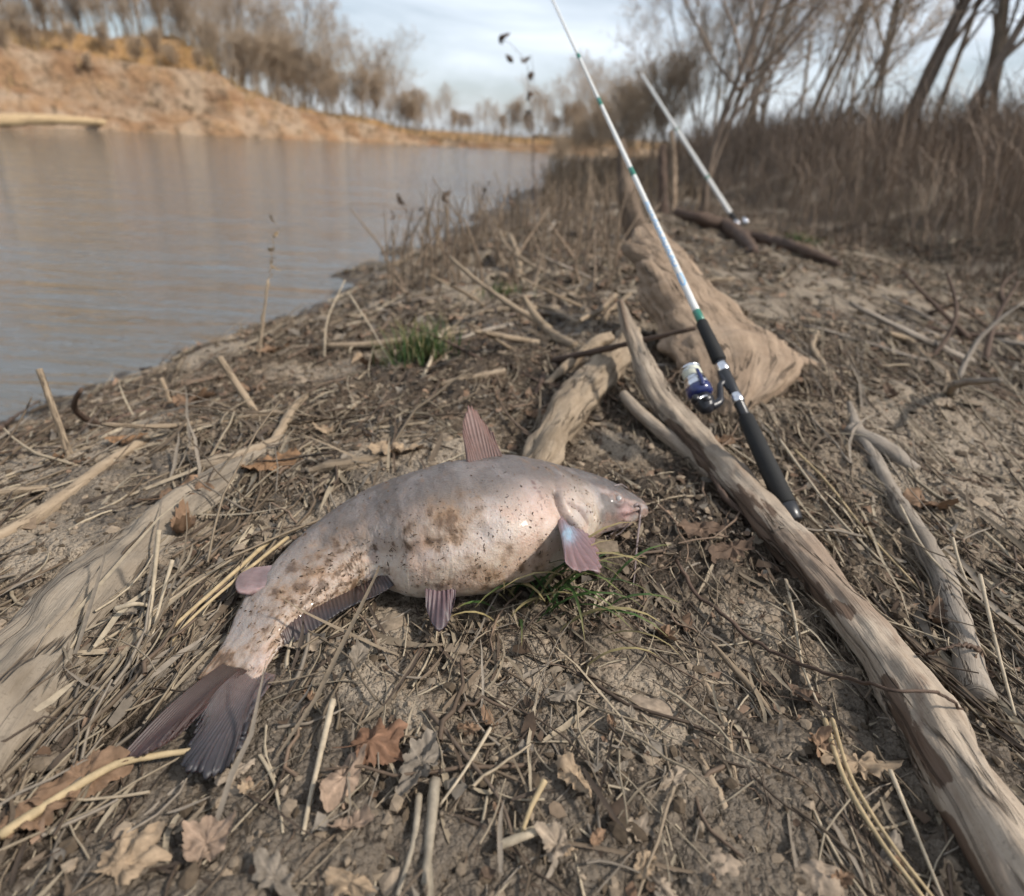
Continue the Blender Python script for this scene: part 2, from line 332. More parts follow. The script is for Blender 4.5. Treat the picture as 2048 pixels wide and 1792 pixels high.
def mat_plain(name, c, rough=.4, metal=0., spec=.5, grime=.15, bump=0., scale=60, coat=0.):
    m = NT(name, rough, spec); p = m.obj(); n = m.noise(p, scale, 4, .6)
    m.set('Base Color', m.mix(m.ramp(n, [(.4, 0.), (.75, 1.)]), c, tuple(x * (1 - grime) + .03 * grime for x in c))); m.set('Metallic', metal); m.set('Coat Weight', coat)
    m.set('Roughness', m.math('ADD', m.math('MULTIPLY', n, .2), rough - .1))
    if bump: m.set('Normal', m.bump(m.noise(p, 900, 2, .5), .6, bump))
    return m.m
M = {}
M['mud'] = mat_mud()
M['drift'] = mat_wood('driftwood', (.38, .315, .245), (.265, .208, .155), stain=(.165, .105, .07), cb=.005)
M['drift_dark'] = mat_wood('weathered_log', (.335, .265, .19), (.20, .15, .10), cs=1.2, cb=.005)
M['stump'] = mat_wood('stump_wood', (.35, .262, .185), (.225, .158, .106), cs=1.0, cb=.006)
M['greywood'] = mat_wood('grey_wood', (.33, .285, .235), (.235, .195, .155), cs=1.4)
M['oldlog'] = mat_wood('mud_crusted_log', (.28, .236, .182), (.205, .165, .122), (.09, .066, .047), cs=.8, cb=.008)
M['stick'] = mat_wood('stick_wood', (.34, .265, .185), (.24, .18, .12), cs=2.2, cb=.001)
M['darkstick'] = mat_wood('dark_stick', (.13, .085, .06), (.075, .05, .038), cs=2.2, cb=.001)
M['straw'] = mat_col('straw', .7, .3, .35, 120, .0005)
M['leaf'] = mat_col('dry_leaf', .75, .25, .4, 160, .0008, .12)
M['green'] = mat_col('green_grass', .55, .4, .3, 80, .0003, .25)
M['clod'] = mat_col('mud_clod', .9, .2, .45, 160, .0012)
M['bark'] = mat_col('bark', .9, .15, .45, 7, .01)
M['twigs'] = mat_col('twigs', .9, .12, .25, 3, .0)

# ------------------------------------------------------------------ ground, river, far bank
def graded(a, b, st, lo, hi, g=1.05):
    c = list(np.arange(a, b, st)); s = st; x = c[-1]; up = []
    while x < hi: s *= g; x += s; up.append(x)
    s = st; x = a; dn = []
    while x > lo: s *= g; x -= s; dn.append(x)
    return np.array(dn[::-1] + c + up)
gx = graded(-.95, 1.15, .0052, -160, 420); gy = graded(.18, 1.55, .0052, -6, 620)
X, Y = np.meshgrid(gx, gy); Z = G(X, Y); B_ = bare(X, Y)
dsh, dbk, _z = ground_parts(X, Y)
DARK = [(200, 1620, .14), (450, 1640, .10), (720, 1720, .10), (1370, 1270, .09), (1560, 1440, .10), (1700, 1640, .14), (930, 1680, .08), (1200, 1680, .08), (560, 1330, .07), (1420, 1050, .10), (1330, 1130, .08), (640, 980, .10), (420, 1180, .10), (2000, 1500, .14), (1850, 1700, .1), (1950, 680, .6), (1330, 480, .5), (1000, 680, .3), (1180, 800, .15), (60, 1750, .2), (350, 950, .1), (200, 1000, .12), (1300, 880, .06), (600, 1780, .14), (1080, 1790, .15), (1500, 1720, .12), (1760, 1520, .12), (330, 1480, .08)]  # dark soil patches; those along the bottom edge paint vignette darkening into the mud
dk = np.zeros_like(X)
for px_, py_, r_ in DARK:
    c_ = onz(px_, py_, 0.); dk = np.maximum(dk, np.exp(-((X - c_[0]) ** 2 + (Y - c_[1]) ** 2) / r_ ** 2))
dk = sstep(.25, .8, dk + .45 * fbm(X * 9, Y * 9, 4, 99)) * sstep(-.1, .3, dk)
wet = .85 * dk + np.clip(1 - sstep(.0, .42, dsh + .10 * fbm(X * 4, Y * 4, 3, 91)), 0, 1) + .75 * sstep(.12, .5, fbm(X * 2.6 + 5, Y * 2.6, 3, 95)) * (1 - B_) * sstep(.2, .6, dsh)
nx, ny = len(gx), len(gy); i = (np.arange(ny - 1)[:, None] * nx + np.arange(nx - 1)[None]).ravel()
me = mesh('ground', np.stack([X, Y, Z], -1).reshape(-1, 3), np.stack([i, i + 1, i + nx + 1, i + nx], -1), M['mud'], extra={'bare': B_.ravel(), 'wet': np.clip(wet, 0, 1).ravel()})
ground = tag(link('ground', me), 'muddy river bank of cracked tan silt', kind='structure')

m = NT('water', .06, .5); p = m.geo()
m.set('Base Color', m.mix(m.noise(p, .35, 3), (.10, .098, .088), (.076, .074, .066))); m.set('IOR', 1.62)
w1 = m.noise(m.map(p, (1.5, 8.0, 1), (0, 0, R(-10))), 1., 4, .55, .6); w2 = m.noise(m.map(p, (.3, 1.5, 1), (0, 0, R(-7))), 1., 3, .5, .4); w3 = m.noise(m.map(p, (11, 26, 1), (0, 0, R(-20))), 1., 2, .5)
m.set('Normal', m.bump(m.math('ADD', m.math('ADD', m.math('MULTIPLY', w1, .075), m.math('MULTIPLY', w2, .17)), m.math('MULTIPLY', w3, .012)), 1., .40)); M['water'] = m.m
q = np.array([(-160, -30, WATER), (420, -30, WATER), (420, 140, WATER), (-160, 140, WATER)])
tag(link('river_water', mesh('river_water', q, np.array([[0, 1, 2, 3]]), M['water'])), 'muddy brown rippled river', kind='structure')

FS_PX = [(0, 250), (250, 262), (500, 275), (700, 283), (850, 290), (1000, 299)]
FS = np.array([(-75., -12.), (-52., 8.), (-36., 24.)] + [tuple(onz(x, y, WATER)[:2]) for x, y in FS_PX] + [(6., 50.), (20., 56.), (60., 60.), (140., 62.)])
FH = np.array([5.4, 5.4, 5.4, 5.2, 4.1, 3.6, 1.7, .8, .6, .7, .8, .8, .8])
nu, nv = 420, 66
S_ = resample(np.c_[FS, np.zeros(len(FS)), FH], nu); tn = np.gradient(S_[:, :2], axis=0); tn /= np.linalg.norm(tn, axis=1)[:, None]; nr = np.stack([-tn[:, 1], tn[:, 0]], 1)
v = np.linspace(0, 1, nv); dist_back = np.where(v < .6, v / .6, 1 + ((v - .6) / .4) ** 2 * 14)
u_m = np.r_[0, np.cumsum(np.linalg.norm(np.diff(S_[:, :2], axis=0), axis=1))]
UU, DD = np.meshgrid(u_m, dist_back, indexing='ij'); hh = S_[:, 3][:, None]
depth = np.maximum(hh * 1.5, 1.5); gully = fbm(UU * .16, DD * .5, 4, 131); ledge = noise(UU * .05, DD * 3 + 2, 133)
prof = np.where(DD < 1, sstep(0, 1.05, DD) * .55 + .45 * DD + .16 * np.sin(DD * 11 + gully * 4) * (DD * (1 - DD) * 4), 1 + (DD - 1) * .02)
ZZ = WATER - .25 + (hh + .25) * prof * (1 + .34 * gully * sstep(.05, .5, DD)) + .25 * ledge * sstep(.02, .2, DD) * sstep(.5, 2, hh)
off = DD * depth * (1 + .25 * gully) - .4
XX = S_[:, 0][:, None] + nr[:, 0][:, None] * off; YY = S_[:, 1][:, None] + nr[:, 1][:, None] * off
m = NT('far_bank_soil', .9, .15); p = m.geo(); st = m.noise(m.map(p, (.25, .25, 2.2)), 1., 5, .6, .5)
c = m.mix(m.ramp(st, [(.32, 0.), (.66, 1.)]), (.36, .225, .125), (.215, .12, .066)); c = m.mix(m.ramp(m.noise(p, .55, 4, .6), [(.42, 0.), (.62, 1.)]), c, (.37, .27, .185))
gm = m.attr('grass', 'Fac'); c = m.mix(m.math('MULTIPLY', gm, m.ramp(m.noise(p, 1.6, 4, .7), [(.35, .3), (.6, 1.)])), c, (.40, .235, .095))
c = m.mix(m.ramp(m.noise(p, 1.3, 5, .7, .6), [(.52, 0.), (.64, .85)]), c, (.085, .058, .036))
m.set('Base Color', c); m.set('Normal', m.bump(m.noise(p, 3, 5, .65), 1., .3)); M['farbank'] = m.m
i = (np.arange(nu - 1)[:, None] * nv + np.arange(nv - 1)[None]).ravel()
me = mesh('far_bank', np.stack([XX, YY, ZZ], -1).reshape(-1, 3), np.stack([i, i + nv, i + nv + 1, i + 1], -1), M['farbank'], extra={'grass': (sstep(.75, 1., DD + .2 * gully)).ravel()})
farbank = tag(link('far_bank', me), 'eroded orange earth bank across the river', kind='structure')
FB_BVH = BVHTree.FromPolygons(np.stack([XX, YY, ZZ], -1).reshape(-1, 3).tolist(), np.stack([i, i + nv, i + nv + 1, i + 1], -1).tolist())
def fb_z(x, y):
    h = FB_BVH.ray_cast(Vector((x, y, 50)), Vector((0, 0, -1))); return h[0].z if h[0] else -0.2
# dry golden grass fringe along the crest of the far bank
n = 9000; k = rng.integers(0, nu - 1, n); j = np.clip((rng.normal(.60, .05, n) * nv).astype(int), 20, nv - 2)
k2 = rng.random(n) < .25; j = np.where(k2, rng.integers(8, nv - 2, n), j)
b = np.stack([XX[k, j], YY[k, j], ZZ[k, j]], -1) + np.c_[rng.normal(0, .15, (n, 2)), np.zeros(n)]
hgt = rng.uniform(.2, .75, n) * np.clip(S_[k, 3] / 3, .4, 1); ln = rng.normal(0, .25, (n, 2)) * hgt[:, None]
P = np.stack([b - [0, 0, .1], b + np.c_[ln * .4, hgt * .6], b + np.c_[ln, hgt]], 1); a = rng.random(n) * 6.28; side = np.c_[np.cos(a), np.sin(a), np.zeros(n)]
V, Fq = multi_ribbon(P, np.repeat(np.array([[.05, .04, .008]]), n, 0) * rng.uniform(.6, 1.4, n)[:, None], side)
cl = np.array([.40, .27, .125]) * rng.uniform(.55, 1.15, (n, 1)) * np.array([1, 1, 1])
tag(link('bank_grass', mesh('bank_grass', V, Fq, M['straw'], col=repcol(cl, 9))), 'golden dry grass along the far bank crest', 'grass', kind='stuff')

# ------------------------------------------------------------------ leafless undergrowth on the far bank
n = 17000; k = rng.integers(60, nu - 1, n); j = rng.integers(int(nv * .57), nv - 4, n); b = np.stack([XX[k, j], YY[k, j], ZZ[k, j]], -1) + np.c_[rng.normal(0, .5, (n, 2)), np.full(n, -.1)]
hg = rng.uniform(.6, 3.4, n) * np.clip(S_[k, 3] / 3, .35, 1) * np.clip(1 + .9 * noise(u_m[k] * .3, j * .1, 5), .3, 2); ln = rng.normal(0, .3, (n, 2)) * hg[:, None]
P = np.stack([b, b + np.c_[ln * .3, hg * .5], b + np.c_[ln, hg]], 1); a = rng.random(n) * 6.28; V, Fq = multi_ribbon(P, np.array([[.02, .022, .006]]) * rng.uniform(.6, 1.6, n)[:, None], np.c_[np.cos(a), np.sin(a), 0 * a])
cl = np.array([.30, .235, .17]) * rng.uniform(.5, 1.2, (n, 1)); tag(link('far_undergrowth', mesh('far_undergrowth', V, Fq, M['straw'], col=repcol(cl, 9))), 'brown leafless undergrowth below the far bank trees', 'undergrowth', kind='stuff')
# ------------------------------------------------------------------ trees
def branch_set(P0, D, Ln, k, droop=0., wig=.2, rs=None):
    """n wandering polylines"""
    n = len(P0); P = np.zeros((n, k, 3)); P[:, 0] = P0; d = D.copy()
    for q in range(1, k):
        d = d + rs.normal(0, wig, (n, 3)) + np.array([0, 0, droop]); d /= np.linalg.norm(d, axis=1)[:, None]
        P[:, q] = P[:, q - 1] + d * (Ln / (k - 1))[:, None]
    return P
def kids(P, Ln, Rd, per, rs, lo=.3, hi=1., ang=.75, lf=(.35, .6), up=.25):
    n, k, _ = P.shape; m = n * per; src = np.repeat(np.arange(n), per); t = rs.uniform(lo, hi, m) * (k - 1) * .999; i = t.astype(int); f = (t - i)[:, None]
    p = P[src, i] * (1 - f) + P[src, i + 1] * f; d = P[src, i + 1] - P[src, i]; d /= np.linalg.norm(d, axis=1)[:, None] + 1e-9
    r = rs.normal(0, 1, (m, 3)); r -= d * np.sum(r * d, 1, keepdims=True); r /= np.linalg.norm(r, axis=1)[:, None]
    a = rs.normal(ang, .2, m)[:, None]; d = d * np.cos(a) + r * np.sin(a) + [0, 0, up]; d /= np.linalg.norm(d, axis=1)[:, None]
    return p, d, Ln[src] * rs.uniform(*lf, m) * (1.15 - .55 * (t / (k - 1))), src, t / (k - 1)
def make_tree(seed, h=8., r=.13, stems=1, spread=.75, lean=0., dens=(10, 6, 4, 4), tw=.0065, tint=(.38, .305, .235)):
    rs = np.random.default_rng(seed); base = np.c_[rs.normal(0, .12, (stems, 2)) * (stems > 1), np.full(stems, -.2)]
    D = np.c_[rs.normal(0, .16 if stems > 1 else .05, (stems, 2)), np.ones(stems)]; D[:, 0] += lean; D /= np.linalg.norm(D, axis=1)[:, None]
    L0 = h * rs.uniform(.75, 1., stems); P = branch_set(base, D, L0, 11, .03, .07, rs); ta = np.linspace(1, .18, 11)
    rad0 = .72 * r * rs.uniform(.6, 1, stems); R0 = rad0[:, None] * ta
    V, Fq = multi_tube(P, R0, 7); trunk = (V, Fq)
    Vs, Fs, Cs = [], [], []; o = 0; src_r = R0; Pq, Lq = P, L0
    for lv, per in enumerate(dens):
        p, d, ln, src, t = kids(Pq, Lq, None, per, rs, .22 if lv == 0 else .15, 1., spread, (.36, .62) if lv == 0 else (.4, .72), .22 if lv < 2 else .12)
        k = (7, 5, 4, 3)[lv]; P2 = branch_set(p, d, ln, k, .05 if lv < 2 else .02, (.13, .16, .2, .25)[lv], rs)
        pr = src_r[src, np.clip((t * (src_r.shape[1] - 1)).astype(int), 0, src_r.shape[1] - 1)]
        r2 = np.maximum(pr * rs.uniform(.45, .7, len(p)), tw)[:, None] * np.linspace(1, .4, k)
        V, Fq = multi_tube(P2, r2, (5, 4, 3, 3)[lv]); Vs.append(V); Fs.append(Fq + o); o += len(V)
        Cs.append(np.repeat(np.array([tint]) * (.9 + .12 * lv) * rs.uniform(.8, 1.2, (len(p), 1)), V.shape[0] // len(p), 0)); Pq, Lq, src_r = P2, ln, r2
    a = mesh('trunk', trunk[0], trunk[1], M['bark'], col=np.repeat([[tint[0] * .8, tint[1] * .8, tint[2] * .8]], len(trunk[0]), 0))
    b = mesh('crown', np.vstack(Vs), np.vstack(Fs), M['twigs'], col=np.vstack(Cs))
    return a, b
HAB = ['tall single trunked', 'three stemmed', 'straight high crowned', 'low many stemmed', 'leaning twin trunked', 'bushy thicket like', 'dark spreading']
TT = [make_tree(1, 9, .15), make_tree(2, 8, .11, 3), make_tree(3, 9.5, .17, 1, .6, .05), make_tree(4, 6.5, .09, 4, .7), make_tree(5, 8.5, .13, 2, .65, .08),
      make_tree(6, 4.2, .05, 6, .6, 0, (9, 6, 5, 4), .006, (.37, .285, .205)), make_tree(7, 8.8, .14, 2, .8, -.05, (10, 6, 5, 4), .0065, (.27, .21, .165))]
def tree(name, var, x, y, z, s, rz, label, cat='tree', group=None):
    t = thing(name, label, cat, (x, y, z), group); t.rotation_euler[2] = rz; t.scale = (s, s, s)
    a = link('trunk', TT[var][0], t); b = link('crown', TT[var][1], t); return t
def ground_at(px, D):
    d = ray(px, 300.); s = D / math.hypot(d[0], d[1]); return d[0] * s, d[1] * s
rt = random.Random(3)
# far bank: trees stand on the plateau just behind the crest
LT = []
for px in list(range(-90, 640, 19)):
    LT.append((px + rt.uniform(-14, 14), rt.uniform(3, 18), rt.choice([0, 0, 1, 2, 2, 4, 3, 3]), rt.uniform(.75, 1.25)))
for px in list(range(600, 860, 30)):
    LT.append((px + rt.uniform(-10, 10), rt.uniform(2, 9), rt.choice([1, 3, 3, 5]), rt.uniform(.75, 1.05) * (1.0 if px < 760 else .72)))
def far_xy(px, back):
    d = ray(px, 280.); d2 = d[:2] / np.hypot(*d[:2]); t = np.arange(20, 120, .25); P = d2 * t[:, None]
    sgn = signed(P, FS); k = np.argmax(sgn < -(back + 1.5 * np.interp(px, [0, 300, 560, 700, 850], [5.2, 4.1, 3.5, 1.7, .8]))); return P[k] if k else P[-1]
for px, back, var, s in LT:
    p = far_xy(px, back); tree('bare_tree', var, p[0], p[1], fb_z(*p) - .1, s, rt.uniform(0, 6.28), HAB[var] + ' leafless tree on the plateau behind the orange far bank', 'tree', HAB[var] + ' bare trees on the far bank')
for px, var, s in [(20, 5, .8), (60, 5, .7), (100, 5, .6), (150, 5, .9), (200, 5, .7), (250, 5, .8), (300, 5, .7), (350, 5, .75), (400, 5, .8), (455, 5, .8), (490, 5, .9), (560, 5, 1.), (590, 5, 1.), (520, 5, .9), (610, 5, .9), (660, 5, .95), (715, 5, .8), (760, 5, .8), (800, 5, .6), (830, 5, .55)]:
    p = far_xy(px, rt.uniform(.4, 2)); tree('bare_shrub', var, p[0], p[1], fb_z(*p) - .1, s, rt.uniform(0, 6.28), 'low leafless shrub growing along the crest of the orange far bank', 'shrub', 'bare shrubs on the far bank crest')
for px, back, s in [(60, -3.2, .3), (180, -2.2, .35), (210, -3.5, .25), (300, -1.8, .4), (345, -2.5, .45), (372, -1.2, .35), (420, -2, .3), (480, -1.5, .35), (570, -1.2, .3), (250, -1., .4), (110, -1.2, .35)]:
    p = far_xy(px, back); tree('slope_shrub', 5, p[0], p[1], fb_z(*p) - .05, s, rt.uniform(0, 6.28), 'small bare shrub clinging to the face of the orange far bank', 'shrub', 'small shrubs on the far bank face')
# distant trees that close off the bend
for px in range(870, 1230, 17):
    D = rt.uniform(56, 74); x, y = ground_at(px, D); s = rt.uniform(.34, .5) if px < 1010 else rt.uniform(.42, .62)
    vq = rt.choice([1, 3, 3, 5, 5]); tree('distant_tree', vq, x, y, fb_z(x, y) - .05, s * (1.5 if px > 1120 else 1), rt.uniform(0, 6.28), HAB[vq] + ' small distant bare tree closing off the river bend', 'tree', HAB[vq] + ' distant trees at the river bend')
# near right bank
RT = [(1150, 27, 5, .40), (1172, 25, 5, .44), (1195, 24, 5, .48), (1215, 22, 3, .34), (1245, 21, 5, .58), (1275, 23, 1, .36), (1300, 19, 5, .66), (1345, 21, 3, .52), (1405, 18, 3, .64), (1440, 16, 1, .62), (1480, 15, 4, .72),
      (1515, 20, 3, .8), (1600, 17, 4, .85), (1650, 19, 3, .8), (1745, 15, 1, .75), (1790, 11.5, 6, .72), (1850, 15, 0, .9), (1900, 10, 6, .62), (1960, 13, 4, .8), (2020, 12, 1, .8), (2090, 10.5, 6, .75), (2180, 12, 0, .9), (1120, 34, 5, .42), (1690, 24, 0, .9), (1580, 26, 2, .9), (2380, 13, 3, .9), (2650, 14, 1, .9), (3000, 13, 4, .85)]
for px, D, var, s in RT:
    x, y = ground_at(px, D); tree('bare_tree', var, x, y, float(Gs(x, y)) - .05, s, rt.uniform(0, 6.28), HAB[var] + ' leafless tree standing above the brown brush on the near bank', 'tree', HAB[var] + ' trees on the near bank')

# ------------------------------------------------------------------ brown brush on the right bank
n = 36000; px = np.r_[rng.uniform(1130, 2500, 24000), rng.uniform(2500, 4600, 12000)]; D = rng.uniform(4.2, 26, n) ** 1.0; d = ray(px, 300.); s_ = D / np.hypot(d[:, 0], d[:, 1]); x = d[:, 0] * s_; y = d[:, 1] * s_
ds_, db_, _ = ground_parts(x, y); clump = fbm(x * .8, y * .8, 2, 201); keep = (db_ > -.1 + .35 * clump) & (ds_ > .3); x, y, db_, clump = x[keep], y[keep], db_[keep], clump[keep]; n = len(x)
z = Gs(x, y); hgt = rng.uniform(.3, .78, n) * (1 + .35 * clump) * sstep(-.3, 1.2, db_); hgt = np.maximum(hgt, .12); ln = rng.normal(0, .28, (n, 2)) * hgt[:, None] + np.array([-.10, -.05]) * hgt[:, None]
b = np.c_[x, y, z - .03]; P = np.stack([b, b + np.c_[ln * .25, hgt * .45], b + np.c_[ln * .65, hgt * .8], b + np.c_[ln * 1.25, hgt]], 1); a = rng.random(n) * 6.28; side = np.c_[np.cos(a), np.sin(a), np.zeros(n)]
V, Fq = multi_ribbon(P, np.array([[.0048, .0055, .0048, .002]]) * (rng.uniform(.5, 1.3, n) * (1 + D[keep] * .06))[:, None], side)
cl = np.array([.255, .188, .138]) * rng.uniform(.5, 1.35, (n, 1)) * (1 + .3 * clump[:, None]); tag(link('dry_brush', mesh('dry_brush', V, Fq, M['straw'], col=repcol(cl, 12))), 'dense brown dead brush covering the right bank', 'brush', kind='stuff')

n = 4200; px = rng.uniform(1090, 1420, n); D = rng.uniform(5.5, 30, n); d = ray(px, 330.); s_ = D / np.hypot(d[:, 0], d[:, 1]); x, y = d[:, 0] * s_, d[:, 1] * s_; ds_, db_, _ = ground_parts(x, y)
keep = (ds_ > .15) & (db_ < .3) & (rng.random(n) < sstep(5, 11, D) * .8 + .2); x, y, D = x[keep], y[keep], D[keep]; n = len(x); hgt = rng.uniform(.10, .5, n) * (1 + .5 * noise(x * .9, y * .9, 3)); ln = rng.normal(0, .3, (n, 2)) * hgt[:, None]; b = np.c_[x, y, Gs(x, y) - .03]
P = np.stack([b, b + np.c_[ln * .3, hgt * .5], b + np.c_[ln, hgt]], 1); a = rng.random(n) * 6.28; V, Fq = multi_ribbon(P, np.array([[.008, .009, .003]]) * (rng.uniform(.6, 1.3, n) * (1 + D * .08))[:, None], np.c_[np.cos(a), np.sin(a), 0 * a])
cl = np.array([.25, .185, .125]) * rng.uniform(.5, 1.3, (n, 1)); tag(link('ridge_grass', mesh('ridge_grass', V, Fq, M['straw'], col=repcol(cl, 9))), 'dry tan grass along the far end of the ridge', 'grass', kind='stuff')

# ------------------------------------------------------------------ catfish
ST = [  # dorsal px, ventral px, height/depth of section, from snout to tail base
 ((1277, 1012), (1276, 1022), 0.8), ((1274, 993), (1275, 1036), 0.85), ((1255, 979), (1258, 1043), 0.88), ((1222, 962), (1228, 1060), 0.88), ((1180, 945), (1188, 1068), 0.86), ((1132, 929), (1146, 1086), 0.84),
 ((1080, 916), (1112, 1122), 0.8), ((1015, 911), (1058, 1157), 0.76), ((935, 921), (1000, 1181), 0.72), ((855, 938), (922, 1189), 0.7), ((775, 963), (845, 1183), 0.67), ((704, 998), (772, 1165), 0.62),
 ((643, 1042), (704, 1183), 0.57), ((588, 1098), (646, 1217), 0.52), ((543, 1150), (600, 1251), 0.48), ((505, 1206), (562, 1290), 0.44), ((467, 1263), (536, 1328), 0.4), ((433, 1308), (519, 1362), 0.33), ((408, 1338), (505, 1388), 0.22), ((398, 1352), (497, 1402), 0.12)]
def fish_sections():
    d = np.array([s[0] for s in ST], float); v = np.array([s[1] for s in ST], float); kk = np.array([s[2] for s in ST]); mid = (d + v) / 2
    n = len(ST); a = np.linalg.norm(d - v, axis=1) / 2 / F; cen = np.zeros((n, 3)); E1 = np.zeros((n, 3)); A = a * .9
    zc = A * kk
    for it in range(30):
        if it == 0: cen = onz(mid[:, 0], mid[:, 1], 0.0)
        Td = np.gradient(cen[:, :2], axis=0); Td /= np.linalg.norm(Td, axis=1)[:, None]
        for _ in range(3): Td = np.vstack([Td[:1] * .6 + Td[1:2] * .4, Td[:-2] * .25 + Td[1:-1] * .5 + Td[2:] * .25, Td[-1:]])
        Td /= np.linalg.norm(Td, axis=1)[:, None]; E1 = np.stack([Td[:, 1], -Td[:, 0], 0 * Td[:, 0]], 1)  # from snout to tail: right-hand side = up the picture
        E1 *= np.sign(E1[:, 1])[:, None]
        ph = np.linspace(0, 2 * math.pi, 49)[:-1]
        g = Gs(cen[:, 0], cen[:, 1]); zc = g + A * kk * .86
        cen[:, 2] = zc
        Q = cen[:, None] + A[:, None, None] * (np.cos(ph)[None, :, None] * E1[:, None] + (np.sin(ph)[None, :, None] * kk[:, None, None]) * np.array([0, 0, 1.]))
        pq = proj(Q.reshape(-1, 3)).reshape(n, -1, 3); nv = d - v; ln = np.linalg.norm(nv, axis=1); nv /= ln[:, None]
        s = ((pq[..., :2] - mid[:, None]) * nv[:, None]).sum(-1); hi, lo = s.max(1), s.min(1); t = proj(cen)[:, 2]
        A *= np.clip(ln / (hi - lo), .8, 1.25) ** .8
        cen += E1 * (-(hi + lo) / 2 * t / F * 1.3)[:, None]
        tx = (pq[..., :2].mean(1) - mid); al = np.stack([-nv[:, 1], nv[:, 0]], 1); e = (tx * al).sum(1); Tw = np.stack([Td[:, 0], Td[:, 1], 0 * e], 1); pt = proj(cen + Tw * .01)[:, :2] - proj(cen)[:, :2]
        sc_ = (pt * al).sum(1) / .01; cen -= Tw * np.clip(e / np.where(np.abs(sc_) < 50, 50, sc_), -.01, .01)[:, None] * .6
    return cen, E1, A, kk
fc, fe, fa, fk = fish_sections()
fc[0] = fc[1] + (fc[1] - fc[2]) * .42; fa[0] = fa[1] * .72; fe[0] = fe[1]
NS, NP = 460, 168
row = resample(np.c_[fc, fe, fa, fk], NS); cen, E1, A, KK = row[:, :3], row[:, 3:6], row[:, 6], row[:, 7]; E1 /= np.linalg.norm(E1, axis=1)[:, None]
A[:6] *= np.linspace(.45, 1, 6) ** .6
ph = np.arange(NP) / NP * 2 * math.pi
cs, sn = [np.sign(q) * np.abs(q) ** .90 for q in (np.cos(ph), np.sin(ph))]
sq = np.where(sn < 0, .93, 1.0)      # weight flattens the underside
Vf = cen[:, None] + A[:, None, None] * (cs[None, :, None] * E1[:, None] + (sn * sq)[None, :, None] * KK[:, None, None] * np.array([0, 0, 1.]))
SS = np.repeat(np.linspace(0, 1, NS)[:, None], NP, 1).ravel(); PH = np.repeat((ph / (2 * math.pi))[None], NS, 0).ravel()
Vf = Vf.reshape(-1, 3); Vf = np.vstack([Vf, cen[0] - (cen[1] - cen[0]) * .6, cen[-1]])
SS = np.r_[SS, 0, 1]; PH = np.r_[PH, .3, .3]
i = np.arange(NS - 1)[:, None] * NP; j = np.arange(NP)[None]; j2 = (j + 1) % NP
Fq = np.stack([i + j, i + j2, i + NP + j2, i + NP + j], -1).reshape(-1, 4); j = np.arange(NP)
Ft = np.vstack([np.stack([(j + 1) % NP, j, np.full(NP, NS * NP)], -1), np.stack([(NS - 1) * NP + j, (NS - 1) * NP + (j + 1) % NP, np.full(NP, NS * NP + 1)], -1)])
def normals(V, Fq):
    n = np.zeros_like(V); a = np.cross(V[Fq[:, 2]] - V[Fq[:, 0]], V[Fq[:, 3]] - V[Fq[:, 1]])
    for q in range(4): np.add.at(n, Fq[:, q], a)
    return n / (np.linalg.norm(n, axis=1)[:, None] + 1e-12)
def fish_bvh(): return BVHTree.FromPolygons(Vf.tolist(), Fq.tolist())
bv = fish_bvh()
def onfish(px, py):
    d = Vector(ray(px, py)).normalized(); h = bv.ray_cast(Vector(CAM), d)
    if h[0] is None:
        t = np.linspace(.4, 1.6, 300); best = min(((bv.find_nearest(Vector(CAM) + d * s)) for s in t), key=lambda q: q[3]); return np.array(best[0])
    return np.array(h[0])
nrm = normals(Vf, Fq)
if (nrm[:NS * NP] * (Vf[:NS * NP] - np.repeat(cen, NP, 0))).sum() < 0: Fq = Fq[:, ::-1]; Ft = Ft[:, ::-1]; nrm = -nrm; bv = fish_bvh()
def line3(pts): return [onfish(*p) for p in pts]
def dl(pts): return poly_dist(Vf, line3(pts))
def dp(px, py): return np.linalg.norm(Vf - onfish(px, py), axis=1)
gill = [(1114, 985), (1118, 1008), (1126, 1030), (1140, 1052), (1158, 1070)]
jaw = [(1134, 1008), (1150, 1012), (1166, 1028), (1176, 1050)]
oper = [(1150, 1003), (1172, 1005), (1186, 1018), (1190, 1032)]
mouth = [(1277, 1024), (1266, 1029), (1254, 1033)]
dg, dj, do_, dm = dl(gill), dl(jaw), dl(oper), dl(mouth)
disp = np.zeros(len(Vf)); top = sstep(-.2, .3, nrm[:, 2] + .6 * -nrm[:, 1])
disp -= .0075 * np.exp(-(dg / .0040) ** 2) * top
disp += .0030 * np.exp(-(dl([(p[0] + 12, p[1] - 3) for p in gill]) / .008) ** 2) * top
disp -= .0042 * np.exp(-(dj / .0026) ** 2) * top; disp += .0020 * np.exp(-(dl([(p[0] + 9, p[1] - 5) for p in jaw]) / .006) ** 2) * top
disp -= .0028 * np.exp(-(do_ / .0028) ** 2) * top
disp -= .0042 * np.exp(-(dm / .0026) ** 2); disp += .0032 * np.exp(-(dl([(1276, 1016), (1262, 1021), (1252, 1025)]) / .005) ** 2); disp += .0020 * np.exp(-(dl([(1272, 1035), (1258, 1040), (1248, 1040)]) / .005) ** 2)
de = dp(1236, 996); disp += .0022 * np.exp(-((de - .0085) / .0036) ** 2) - .0030 * np.exp(-(de / .005) ** 2)
disp += .0035 * np.exp(-(dp(1135, 1045) / .011) ** 2) - .0035 * np.exp(-(dl([(1118, 1042), (1135, 1049), (1150, 1054)]) / .003) ** 2)
lat = [(640, 1085), (700, 1092), (760, 1108), (830, 1108), (900, 1082), (960, 1064)]; dlat = dl(lat)
disp -= .0060 * np.exp(-(dlat / .012) ** 2) * top
